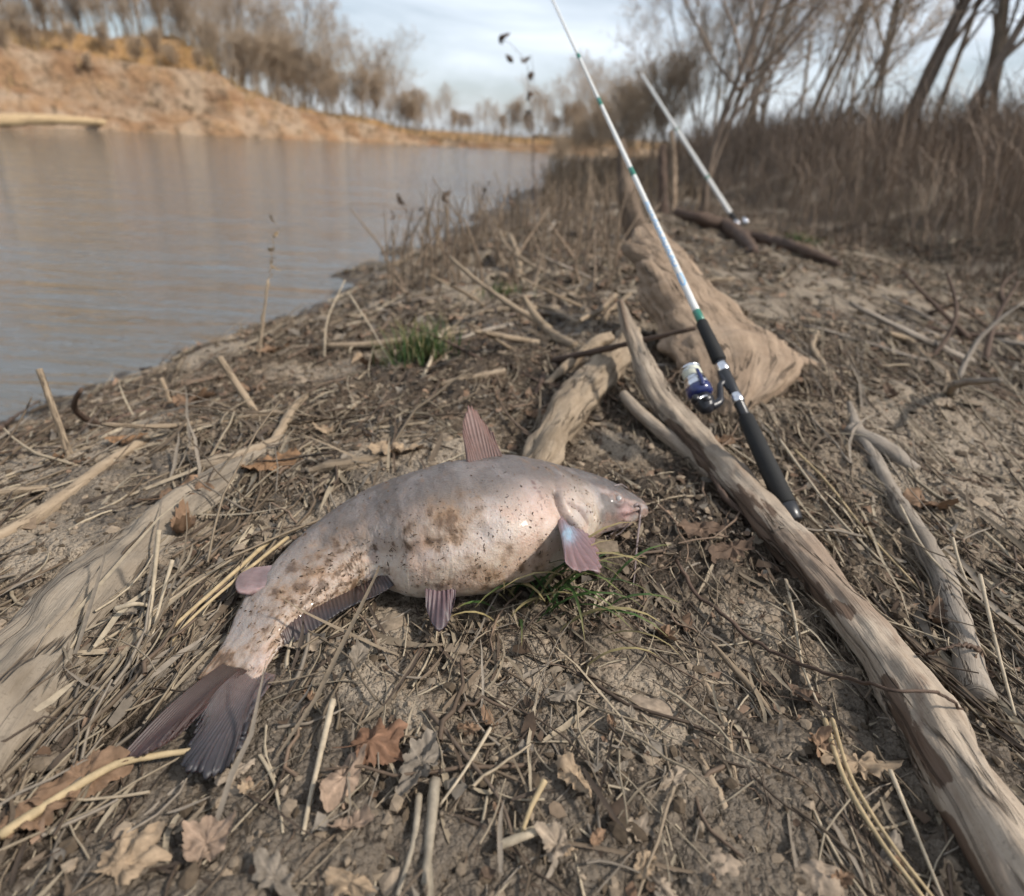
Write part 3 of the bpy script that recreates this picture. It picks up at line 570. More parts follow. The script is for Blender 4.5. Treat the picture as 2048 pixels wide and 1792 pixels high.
rib = np.exp(-(dl([(700, 1112), (760, 1130), (830, 1140), (900, 1150)]) / .030) ** 2)
disp += .00045 * rib * np.sin(SS * 620 + 9 * PH + 5 * fbm(SS * 30, PH * 10, 2, 307, 10)) * top * sstep(-.3, .5, fbm(SS * 25, PH * 8, 2, 309, 8))
disp += .0020 * fbm(SS * 7, PH * 5, 4, 301, 5) * sstep(.02, .1, SS) + .0006 * noise(SS * 60, PH * 24, 305, 24)
disp -= .003 * np.exp(-(dl([(1108, 935), (1112, 985)]) / .006) ** 2)
hd = sstep(.0, .05, SS); Vf = Vf + nrm * (disp * (.35 + .65 * hd))[:, None]
Vf = np.where((Vf[:, 2] < Gs(Vf[:, 0], Vf[:, 1]) - .004)[:, None], np.c_[Vf[:, :2], Gs(Vf[:, 0], Vf[:, 1]) - .004], Vf)
# skin colours: slate lavender back, pinkish flank, cream belly, brown mud smears
TH = (PH * 360) % 360; wv = 14 * fbm(SS * 7, PH * 6, 3, 311, 6)
back = 1 - sstep(96, 150, TH + wv); back = np.maximum(back, sstep(300, 340, TH)); belly = sstep(138, 190, TH + wv) * (1 - sstep(262, 300, TH))
def lerp(a, b, t): return a + (np.asarray(b) - a) * t[:, None]
col = np.tile(np.array([.40, .335, .29]), (len(Vf), 1)); col = lerp(col, (.108, .094, .089), back * .95); col = lerp(col, (.53, .445, .36), belly * .85)
head = 1 - sstep(.155, .20, SS + .012 * noise(SS * 30, PH * 14, 313, 14)); col = lerp(col, (.10, .091, .09), head * (1 - sstep(172, 208, TH)) * .9); col = lerp(col, (.42, .26, .20), head * sstep(180, 212, TH) * .85)
tailz = sstep(.66, .86, SS); col = lerp(col, (.33, .295, .28), tailz * .6)
col = lerp(col, (.40, .255, .20), .45 * sstep(.05, .5, fbm(SS * 12, PH * 9, 4, 317, 9)) * (1 - back))
col = lerp(col, (.42, .38, .37), .5 * sstep(.1, .55, fbm(SS * 15 + 4, PH * 11, 4, 319, 11)) * (1 - back * .7))
mud = np.zeros(len(Vf))
for px, py, r, s in [(890, 1055, .045, .75), (820, 1080, .045, .55), (960, 1040, .04, .3), (650, 1160, .05, .85), (700, 1120, .05, .6), (600, 1210, .045, .9), (620, 1235, .035, 1.), (560, 1265, .03, .8), (690, 1165, .04, .8), (760, 1070, .05, .35), (900, 1165, .05, .55), (1000, 1165, .05, .75), (1060, 1135, .04, .7), (960, 1185, .04, .7), (430, 1350, .035, 1.05), (405, 1370, .03, 1.1), (465, 1370, .02, .5), (890, 1120, .05, .3), (980, 1110, .06, .25), (720, 1060, .05, .3), (560, 1170, .04, .3)]:
    mud = np.maximum(mud, s * np.exp(-(dp(px, py) / (r * 1.15)) ** 2))
mn = fbm(SS * 40, PH * 24, 5, 331, 24, .6); mudm = np.maximum(sstep(.12, 1.05, mud + .62 * mn - .02) * np.clip(mud * 1.6, 0, 1), .45 * sstep(.35, .9, mn + .35 * fbm(SS * 9, PH * 6, 2, 337, 6)) * (1 - head))
hue = sstep(-.4, .5, fbm(SS * 22, PH * 14, 3, 341, 14)); col = lerp(col, (.36, .25, .15), np.clip(mud, 0, 1) * .38) * (1 - .72 * mudm[:, None]) + (np.array([.27, .155, .075]) * hue[:, None] + np.array([.15, .088, .048]) * (1 - hue[:, None])) * .72 * mudm[:, None]; col = lerp(col, (.075, .044, .026), sstep(.75, 1.15, mud + .7 * mn) * .75)
col = lerp(col, (.07, .045, .04), np.exp(-(dg / .0034) ** 2) * .85); col = lerp(col, (.12, .06, .055), np.exp(-(dm / .002) ** 2) * .8)
col = lerp(col, (.45, .24, .22), np.exp(-(dp(1252, 1024) / .014) ** 2) * .5); col = lerp(col, (.30, .235, .22), np.exp(-(dj / .004) ** 2) * .7)
col = lerp(col, (.50, .33, .27), np.exp(-(dp(1085, 1020) / .03) ** 2) * .5)
for px, py in [(1068, 968), (1070, 976), (1065, 963), (1078, 985), (1082, 995)]: col = lerp(col, (.10, .05, .045), np.exp(-(dp(px, py) / .0022) ** 2) * .9)
gl = np.clip(np.exp(-(dl([(618, 1170), (600, 1215), (575, 1260), (545, 1310)]) / .014) ** 2) + .9 * np.exp(-(dp(1175, 1020) / .02) ** 2) + .8 * np.exp(-(dp(1110, 1040) / .015) ** 2) + .3 * head, 0, 1)
m = NT('catfish_skin', .38, .5); c = m.attr('Col'); p = m.geo()
sp = m.noise(p, 330, 2, .5); pz = m.noise(p, 55, 3, .6); speck = m.math('MULTIPLY', m.ramp(sp, [(.635, 0.), (.675, 1.)]), m.math('MULTIPLY', m.ramp(pz, [(.45, 0.), (.6, 1.)]), m.attr('speck', 'Fac')))
c = m.mix(m.math('MULTIPLY', speck, .85), c, (.045, .028, .02)); c = m.mix(m.ramp(m.noise(p, 130, 4, .6), [(.35, 0.), (.75, .22)]), c, m.mix(1., c, (.62, .52, .47), 'MULTIPLY'))
m.set('Base Color', c); m.set('Subsurface Weight', .18); m.set('Subsurface Radius', (.010, .005, .003)); m.set('Subsurface Scale', .6); wetm = m.ramp(m.noise(m.map(p, (1, 1, 1)), 75, 5, .7), [(.50, 0.), (.60, 1.)]); m.set('Coat Weight', m.math('MULTIPLY', wetm, m.math('ADD', m.math('MULTIPLY', m.attr('gloss', 'Fac'), .9), .22))); m.set('Coat Roughness', .12)
m.set('Roughness', m.math('ADD', m.math('MULTIPLY', m.noise(p, 110, 4, .65), .4), .27)); m.set('Specular IOR Level', .4); m.set('Normal', m.bump(m.math('ADD', m.noise(p, 90, 5, .6), m.math('ADD', m.math('MULTIPLY', speck, 1.2), m.math('MULTIPLY', m.noise(p, 420, 3, .6), .35))), .75, .0026)); M['skin'] = m.m
fb0 = np.array([cen[NS // 2][0], cen[NS // 2][1], float(Gs(cen[NS // 2][0], cen[NS // 2][1]))])
fish = thing('catfish', 'large dead catfish lying on its side on the muddy bank, smeared with mud', 'fish', fb0)
spk = np.clip(.45 + (1 - back) * .9 - head * .7 - tailz * .4, 0, 1)
put('body', Vf, [Fq, Ft], M['skin'], fish, fb0, col=col, extra={'speck': spk, 'gloss': gl})
bv = fish_bvh()
m = NT('fin_skin', .4, .5); c = m.attr('Col'); m.set('Base Color', m.mix(m.ramp(m.noise(m.geo(), 160, 4, .6), [(.35, 0.), (.75, .5)]), c, m.mix(1., c, (.5, .4, .38), 'MULTIPLY'))); m.set('Roughness', .5); m.set('Coat Weight', .15); m.set('Subsurface Weight', .1); m.set('Subsurface Scale', .002); m.set('Normal', m.bump(m.noise(m.geo(), 300, 3), .3, .0008)); M['fin'] = m.m
def fin(name, base, tip, cb, ct, rays=9, thick=.004, ray_h=.0014, wave=.0, ragged=.03, mid=None, nv=22):
    """base, tip: 3D polylines; rays run from one to the other"""
    nu = max(rays * 5, 40); b = resample(base, nu); t = resample(tip, nu); v = np.linspace(0, 1, nv)[None, :, None]
    tt = b[:, None] + (t - b)[:, None] * v * (1 + ragged * (fbm(np.arange(nu) * .23, np.zeros(nu), 3, len(name) * 7)[:, None, None]) * (v ** 3))
    if mid is not None: tt = tt + np.asarray(mid)[None, None] * (4 * v * (1 - v))
    du = np.gradient(tt, axis=0); dv = np.gradient(tt, axis=1); nn = np.cross(du, dv); nn /= np.linalg.norm(nn, axis=2, keepdims=True) + 1e-12
    if nn[..., 2].mean() < 0: nn = -nn
    u = np.linspace(0, 1, nu)[:, None]; vv = v[..., 0]
    corr = np.abs(np.sin(u * rays * math.pi)); h = ray_h * (1 - corr * 1.6) * (1 - .4 * vv) + wave * np.sin(u * 9 + vv * 4) * vv
    th = thick * (1 - .8 * vv) * np.ones_like(u)
    up = tt + nn * (h + th / 2)[..., None]; dn = tt - nn * (th / 2 - h * .4)[..., None]
    V = np.vstack([up.reshape(-1, 3), dn.reshape(-1, 3)]); q = (np.arange(nu - 1)[:, None] * nv + np.arange(nv - 1)[None]).ravel(); n1 = nu * nv
    F1 = np.stack([q, q + nv, q + nv + 1, q + 1], -1); F2 = F1[:, ::-1] + n1
    ed = np.r_[np.arange(nv), np.arange(1, nu) * nv + nv - 1, (nu - 1) * nv + np.arange(nv - 2, -1, -1)]; F3 = np.stack([ed[:-1], ed[1:], ed[1:] + n1, ed[:-1] + n1], -1)
    cb = np.asarray(cb, float); ct = np.asarray(ct, float); st = noise(u * rays * 3 + 0 * vv, vv * 3, 41) * .25
    cc = (cb + (ct - cb) * vv[..., None] ** .8) * (1 + st)[..., None] * (1 - .35 * corr[..., None] * np.ones_like(vv)[..., None])
    return V, np.vstack([F1, F2, F3]), np.vstack([cc.reshape(-1, 3)] * 2)
def on_plane(px, py, P, n):
    d = ray(px, py); t = ((P - CAM) @ n) / (d @ n); return CAM + d * t
def fin_px(name, base_px, tip_px, cb, ct, tilt, label=None, inset=.010, par=None, **k):
    """base on the body; tips on a plane through the base that rises by tilt (degrees) going outward"""
    b = [onfish(*p) for p in base_px]; B0, B1 = np.array(b[0]), np.array(b[-1]); ax = B1 - B0; ax /= np.linalg.norm(ax); bm = (B0 + B1) / 2
    tm = np.mean([onz(p[0], p[1], bm[2]) for p in tip_px], axis=0); o = tm - bm; o -= ax * (o @ ax); o[2] = 0; o /= np.linalg.norm(o)
    o2 = o * math.cos(R(tilt)) + np.array([0, 0, 1]) * math.sin(R(tilt)); n = np.cross(ax, o2); n /= np.linalg.norm(n)
    t = np.array([on_plane(p[0], p[1], bm, n) for p in tip_px]); g = Gs(t[:, 0], t[:, 1]) + .006
    for q in range(len(t)):
        if t[q, 2] < g[q]: t[q] = hit(*tip_px[q], .007, False)
    bb = [x - o2 * inset for x in b]
    V, Fc, cc = fin(name, bb, t, cb, ct, **k); ob = put(name, V, Fc, M['fin'], par or fish, fb0 if par is None else None, col=cc)
    if label: ob['label'] = label
    return ob
fin_px('dorsal_fin', [(931, 924), (950, 919), (975, 914), (1001, 911)], [(926, 868), (929, 832), (941, 815), (960, 832), (986, 868)], (.15, .095, .08), (.20, .115, .095), 35, 'reddish brown spined dorsal fin', rays=12, thick=.008, ray_h=.0012, wave=.003, ragged=.10)
fin_px('adipose_fin', [(531, 1132), (522, 1155), (512, 1180)], [(503, 1137), (480, 1150), (471, 1166), (476, 1184), (494, 1188)], (.25, .175, .17), (.27, .185, .178), 6, 'small pink fleshy adipose fin', rays=1, thick=.014, ray_h=0, ragged=0)
fin_px('anal_fin', [(785, 1166), (732, 1179), (683, 1200), (644, 1222), (604, 1250), (566, 1288)], [(788, 1170), (752, 1190), (700, 1216), (655, 1241), (612, 1268), (572, 1296)], (.10, .058, .045), (.035, .027, .028), -36, 'dark anal fin tucked under the belly', rays=30, ray_h=.0008, thick=.006, wave=.002)
fin_px('pelvic_fin', [(850, 1180), (880, 1184), (912, 1180)], [(851, 1212), (862, 1243), (876, 1264), (892, 1252), (909, 1206)], (.19, .115, .125), (.06, .04, .046), -22, 'purple pelvic fin spread on the mud', rays=7, thick=.006, wave=.003)
pf = fin_px('pectoral_fin', [(1124, 1047), (1138, 1054), (1160, 1062)], [(1131, 1122), (1150, 1137), (1172, 1141), (1197, 1141), (1199, 1105), (1188, 1080)], (.20, .135, .15), (.225, .145, .15), -12, 'mauve pectoral fin with a pale blue patch at its base', rays=8, thick=.006, ray_h=.0022, wave=.003, ragged=.08)
a = pf.data.attributes['Col']; cc = np.zeros(len(a.data) * 4, np.float32); a.data.foreach_get('color', cc); cc = cc.reshape(-1, 4); vv = np.zeros(len(a.data) * 3, np.float32); pf.data.vertices.foreach_get('co', vv); vv = vv.reshape(-1, 3) + fb0
bp = proj(vv); dd = np.hypot((bp[:, 0] - 1136) / 15, (bp[:, 1] - 1068) / 17); k_ = np.exp(-dd ** 2)[:, None] * np.clip(1 + .8 * fbm(bp[:, 0] * .12, bp[:, 1] * .12, 2, 5), 0, 1.2)[:, None]; cc[:, :3] = cc[:, :3] * (1 - np.clip(k_, 0, 1)) + np.array([.25, .36, .46]) * np.clip(k_, 0, 1); a.data.foreach_set('color', cc.ravel())
tail_b = [onfish(*p) for p in [(412, 1340), (432, 1352), (452, 1364)]]; tail_b2 = [onfish(*p) for p in [(446, 1362), (474, 1374), (502, 1384)]]
def tips(px, l): return [hit(x, y, l, False) for x, y in px]
dirt = np.array([0, 0, -.008])
tf = link('tail_fin', None, fish)
V, Fc, cc = fin('tail_fin', np.array(tail_b) + [0.02, .02, -.003], tips([(231, 1522), (262, 1516), (300, 1506), (345, 1478), (386, 1441)], .018), (.05, .033, .024), (.045, .02, .018), rays=24, thick=.007, ray_h=.0008, wave=.003, mid=(0, 0, .006))
o = link('upper_lobe', mesh('upper_lobe', V - fb0, Fc, M['fin'], col=cc), tf); o['label'] = 'dark reddish upper lobe of the tail'
V, Fc, cc = fin('tail_lower', np.array(tail_b2) + [0.015, .02, -.003], tips([(392, 1440), (372, 1510), (371, 1536), (398, 1550), (432, 1553), (458, 1530), (478, 1490), (497, 1432)], .016), (.19, .145, .135), (.026, .023, .028), rays=30, thick=.007, ray_h=.0009, wave=.005, ragged=.05, mid=(0, 0, .006))
o = link('lower_lobe', mesh('lower_lobe', V - fb0, Fc, M['fin'], col=cc), tf); o['label'] = 'dark slate lower lobe of the tail'
# grit and plant crumbs stuck to the skin
n = 520; k = rng.integers(int(NS * .17) * NP, int(NS * .93) * NP, n * 4); pr = mudm[k] * 1.2 + spk[k] * .35; k = k[(rng.random(n * 4) < pr) & (nrm[k, 2] > -.1)][:n]; n = len(k)
tn_ = np.cross(nrm[k], rng.normal(0, 1, (n, 3))); tn_ /= np.linalg.norm(tn_, axis=1)[:, None]; L_ = rng.lognormal(math.log(.0012), .45, n); c0 = Vf[k] + nrm[k] * .0004
P = np.stack([c0 - tn_ * L_[:, None], c0 + nrm[k] * .0006, c0 + tn_ * L_[:, None]], 1); V, Fq_ = multi_tube(P, rng.uniform(.0003, .0008, n)[:, None] * np.array([[.6, 1, .5]]), 4)
put('stuck_grit', V, Fq_, M['straw'], fish, fb0, col=repcol(np.array([.09, .058, .036]) * rng.uniform(.4, 2.2, (n, 1)), 12))['kind'] = 'stuff'
# eye and barbels
ep = onfish(1237, 997); en = np.array(bv.find_nearest(Vector(ep))[1]); en = en if en @ (CAM - ep) > 0 else -en
M['eye'] = mat_plain('fish_eye', (.30, .29, .28), .12, coat=1.); M['pupil'] = mat_plain('pupil', (.012, .01, .01), .1, coat=1.); M['barbel'] = mat_plain('barbel', (.19, .15, .145), .4, scale=200)
V, Fc = lathe(ep - en * .006, en, [(0, .0042), (.003, .0050), (.0058, .0046), (.0074, .0032), (.0080, .0014)], 20); eye = put('eye', V, Fc, M['eye'], fish, fb0)
V, Fc = lathe(ep + en * .0010 + np.array([.0002, 0, -.0014]), en, [(0, .0022), (.0006, .0020), (.0010, .0009)], 14); put('pupil', V, Fc, M['pupil'], eye, fb0)
for nm, pts, r in [('barbel', [(1268, 1013, 0), (1277, 1008, .012), (1280, 1030, .02), (1276, 1070, .012), (1272, 1110, .008), (1269, 1150, .006), (1266, 1172, .004)], .0022), ('barbel', [(1228, 972, 0), (1243, 969, .004), (1256, 977, .002)], .0012), ('barbel', [(1262, 1040, 0), (1240, 1066, .006), (1222, 1075, .004), (1200, 1085, .004)], .0013), ('barbel', [(1252, 1044, 0), (1232, 1062, .008), (1214, 1072, .004), (1192, 1078, .004)], .0011)]:
    q = [onfish(pts[0][0], pts[0][1])]
    for x, y, l in pts[1:]:
        t0 = proj(q[0])[2]; h_ = hit(x, y, l, False); dpt = proj(h_)[2]; q.append(h_ if dpt < t0 + .03 else CAM + ray(x, y) * (t0 + .004))
    V, Fc, uv = tube(resample(q, 28), np.linspace(r, r * .35, 28), 8); put(nm, V, Fc, M['barbel'], fish, fb0)

# ------------------------------------------------------------------ driftwood and sticks
def wood_path(pts, n, lf=.75, gap=0.):
    out = []
    for p in pts:
        x, y, wd = p[:3]; ex = p[3] if len(p) > 3 else 0.
        r = .01
        for _ in range(3):
            c = hit(x, y, r * lf + ex, False); r = wd / 2 * proj(c)[2] / F
        out.append([*c, r])
    o = resample(out, n); return o[:, :3], np.maximum(o[:, 3], .0006)
def wood(name, pts, mat, label=None, cat=None, n=60, sides=18, rough=.10, knots=.12, parent=None, seed=0, lf=.75, flat=1., jag=0., base=None, group=None, col=None):
    P, Rd = wood_path(pts, n, lf); V, Fc, uv = tube(P, Rd, sides, rough, knots, seed, True, flat, jag)
    uv = uv + np.array([seed * .37, seed * .71])
    b = base if base is not None else P[n // 2] - [0, 0, Rd[n // 2]]
    o = put(name, V, Fc, mat, parent, b, uv=uv)
    if label: tag(o, label, cat, group)
    return o
# the long forked branch
mainpts = [(1240, 601, 13, .16), (1250, 632, 22, .13), (1264, 672, 33, .10), (1284, 722, 43, .06), (1312, 785, 53, .03), (1352, 838, 56, .01), (1404, 894, 60), (1466, 958, 68), (1534, 1036, 73), (1610, 1122, 77), (1690, 1214, 82), (1764, 1312, 98), (1834, 1414, 114), (1908, 1534, 126), (1986, 1660, 138), (2062, 1785, 152), (2140, 1915, 165)]
P, Rd = wood_path(mainpts, 170); bb = hit(1612, 1180)
mb = thing('driftwood_branch', 'long barkless tan driftwood branch with a forked end lying diagonally beside the rod butt', 'branch', bb)
V, Fc, uv = tube(P, Rd, 52, .15, .16, 5); pq = proj(V); stn = np.zeros(len(V))
for ln_, wd_ in [([(1395, 912), (1470, 995), (1560, 1105)], 28), ([(1550, 1085), (1590, 1145), (1650, 1205), (1695, 1225)], 20), ([(1480, 975), (1530, 1020), (1560, 1060)], 12), ([(1770, 1375), (1810, 1440), (1855, 1510), (1885, 1555)], 24), ([(1340, 850), (1395, 905)], 18), ([(1890, 1640), (1945, 1750), (1975, 1800)], 18)]:
    stn = np.maximum(stn, np.exp(-(poly_dist(pq[:, :2], ln_) / wd_) ** 2))
bpt = proj(P); side_px = np.interp(np.arange(len(V)), np.arange(170) * 44, np.zeros(170)); put('main_stem', V, Fc, M['drift'], mb, bb, uv=uv, extra={'stain': np.clip(stn * (.95 + .85 * fbm(uv[:, 1] * 7, uv[:, 0] * 75, 4, 77) + .4 * noise(uv[:, 1] * 5, uv[:, 0] * 20, 78)), 0, 1.1)})
wood('side_branch', [(1246, 788, 19, .035), (1270, 815, 25, .025), (1305, 848, 28, .012), (1345, 880, 29, .004), (1384, 915, 28), (1424, 955, 22)], M['drift'], None, None, 50, 20, .08, .1, mb, 9, .75, base=bb)
# splintered bark strips along its dark flank
for k_, (q0, q1) in enumerate([((1452, 962), (1640, 1185)), ((1480, 985), (1580, 1120)), ((1420, 945), (1500, 1040))]):
    wood('bark_strip', [(q0[0], q0[1], 7, .02), ((q0[0] + q1[0]) / 2 - 6, (q0[1] + q1[1]) / 2 + 6, 13, .014), (q1[0], q1[1], 6, .006)], M['darkstick'], None, None, 30, 6, .3, .2, mb, 30 + k_, .6, base=bb)
# cracked grey log behind the fish
wood('broken_log', [(1066, 948, 66, .0), (1094, 890, 74), (1130, 832, 76), (1170, 782, 72), (1210, 738, 64), (1240, 704, 52), (1262, 665, 38, .01)], M['drift_dark'], 'short cracked weathered log behind the catfish back', 'log', 90, 40, .22, .22, None, 12, .8, .9, .02)
# flared stump slab that the rod leans on
sb = hit(1445, 800); stp = thing('driftwood_stump', 'smooth triangular flared driftwood stump behind the fishing reel', 'stump', sb)
def loft(secs, n, seed, rough=.06, sides=44):
    """secs rows: left px, right px, depth z, thickness: cross-sections between two pixels at a given distance"""
    rows = []
    for (lx, ly), (rx, ry), t, th in secs:
        a = CAM + ray(lx, ly) * t; b = CAM + ray(rx, ry) * t; rows.append(np.r_[a, b, th])
    rw = resample(np.c_[np.array([(r[:3] + r[3:6]) / 2 for r in rows]), np.array([(r[3:6] - r[:3]) / 2 for r in rows]), np.array([r[6] for r in rows])], n)
    c, h, th = rw[:, :3], rw[:, 3:6], rw[:, 6]; T = np.gradient(c, axis=0); T /= np.linalg.norm(T, axis=1)[:, None]
    nn = np.cross(T, h); nn /= np.linalg.norm(nn, axis=1)[:, None]; ph = np.arange(sides) / sides * 2 * math.pi
    Xn = np.repeat(np.arange(n)[:, None] / 9., sides, 1); Yn = np.repeat(ph[None] / 6.2832, n, 0); k_ = 1 + rough * (fbm(Xn * .6, Yn * 7, 3, seed, 7) + .5 * noise(Xn * .2, Yn * 16, seed + 1, 16))
    sgn = lambda q, e: np.sign(q) * np.abs(q) ** e
    V = c[:, None] + h[:, None] * (sgn(np.cos(ph), .85) * k_)[..., None] + nn[:, None] * (th[:, None] * np.sin(ph) * k_)[..., None]
    ln = np.r_[0, np.cumsum(np.linalg.norm(np.diff(c, axis=0), axis=1))]; uv = np.stack([np.repeat((ph * .09)[None], n, 0), np.repeat(ln[:, None], sides, 1)], -1).reshape(-1, 2)
    V = np.vstack([V.reshape(-1, 3), c[0], c[-1]]); uv = np.vstack([uv, uv[0], uv[-1]]); i = np.arange(n - 1)[:, None] * sides; j = np.arange(sides)[None]; j2 = (j + 1) % sides
    Fq = np.stack([i + j, i + j2, i + sides + j2, i + sides + j], -1).reshape(-1, 4); j = np.arange(sides)
    return V, [Fq, np.vstack([np.stack([(j + 1) % sides, j, np.full(sides, n * sides)], -1), np.stack([(n - 1) * sides + j, (n - 1) * sides + (j + 1) % sides, np.full(sides, n * sides + 1)], -1)])], uv
tg = proj(hit(1440, 838))[2]; tr = proj(hit(1600, 745))[2]; tl = proj(hit(1290, 640))[2]
V, Fc, uv = loft([((1262, 470), (1318, 452), 1.72, .022), ((1262, 500), (1345, 492), 1.68, .032), ((1272, 530), (1390, 545), 1.62, .045), ((1290, 590), (1460, 622), 1.55, .055), ((1322, 660), (1530, 690), 1.48, .06), ((1362, 730), (1588, 738), tg + .16, .06), ((1395, 800), (1560, 790), tg + .09, .055), ((1420, 852), (1500, 838), tg + .05, .045), ((1432, 885), (1480, 872), tg + .03, .03)], 140, 401, .16, 72); put('flared_slab', V, Fc, M['stump'], stp, sb, uv=uv)
V, Fc, uv = loft([((1246, 492), (1252, 512), 1.66, .012), ((1262, 488), (1272, 528), 1.64, .02), ((1300, 500), (1318, 556), 1.60, .032), ((1352, 530), (1372, 590), 1.56, .036), ((1430, 588), (1448, 640), 1.52, .036), ((1500, 642), (1512, 690), 1.50, .036), ((1562, 688), (1568, 732), 1.48, .034), ((1604, 712), (1606, 756), 1.47, .028), ((1630, 722), (1632, 738), 1.47, .010)], 110, 407, .18, 36); put('ridge_root', V, Fc, M['stump'], stp, sb, uv=uv)
# standing stubs farther up the bank
wood('dead_stub', [(1292, 478, 78, -.04), (1284, 440, 72, .10), (1268, 380, 56, .33), (1252, 325, 38, .55), (1244, 290, 16, .68)], M['drift_dark'], 'dark jagged standing stub beside the white rod', 'stump', 60, 22, .3, .2, None, 21, .5, jag=.05) if False else None
def upright(name, base_px, top_px, r0, r1, mat, label, cat, n=50, sides=18, bend=(0, 0, 0), seed=0, rough=.25, knots=.2, jag=0., away=0., group=None, parent=None):
    b = hit(*base_px, 0, False); t = proj(b)[2] + away; d = CAM + ray(*top_px) * t; P = np.linspace(0, 1, n)[:, None]; Pt = (b - [0, 0, .05]) * (1 - P) + d * P + np.asarray(bend) * (4 * P * (1 - P))
    V, Fc, uv = tube(Pt, np.linspace(r0, r1, n), sides, rough, knots, seed, True, 1., jag); o = put(name, V, Fc, mat, parent, b, uv=uv + seed * .3)
    if label: tag(o, label, cat, group)
    return o
upright('dead_stub', (1292, 486), (1243, 288), .085, .02, mat_wood('dark_stub', (.19, .14, .10), (.11, .078, .055), cs=.7, cb=.006), 'dark jagged standing stub just left of the long white rod', 'stump', seed=21, jag=.05, bend=(-.03, 0, 0))
upright('wooden_post', (1347, 428), (1342, 262), .030, .024, M['stump'], 'straight tan post standing behind the flared stump', 'post', seed=22, rough=.08, bend=(.02, 0, 0))
upright('dead_stub', (1328, 425), (1325, 298), .05, .035, M['darkstick'], 'short dark stub right behind the tan post', 'stump', seed=23, jag=.04)
q = hit(1400, 422, 0, False); sap = tree('bare_sapling', 6, q[0], q[1], q[2], .40, 2.2, 'small dark bare tree rising right behind the second rod', 'tree'); sap.rotation_euler[1] = R(6)
wood('fallen_branch', [(1352, 424, 16, .06), (1400, 438, 24, .03), (1450, 452, 28), (1490, 480, 26), (1510, 505, 16)], M['darkstick'], 'dark fallen branch on the ground below the second rod', 'branch', 50, 12, .2, .2, None, 25)
wood('fallen_branch', [(1480, 470, 20), (1540, 482, 26), (1600, 500, 22), (1680, 530, 14)], M['darkstick'], 'dark half buried branch right of the second rod grip', 'branch', 50, 12, .2, .2, None, 26)
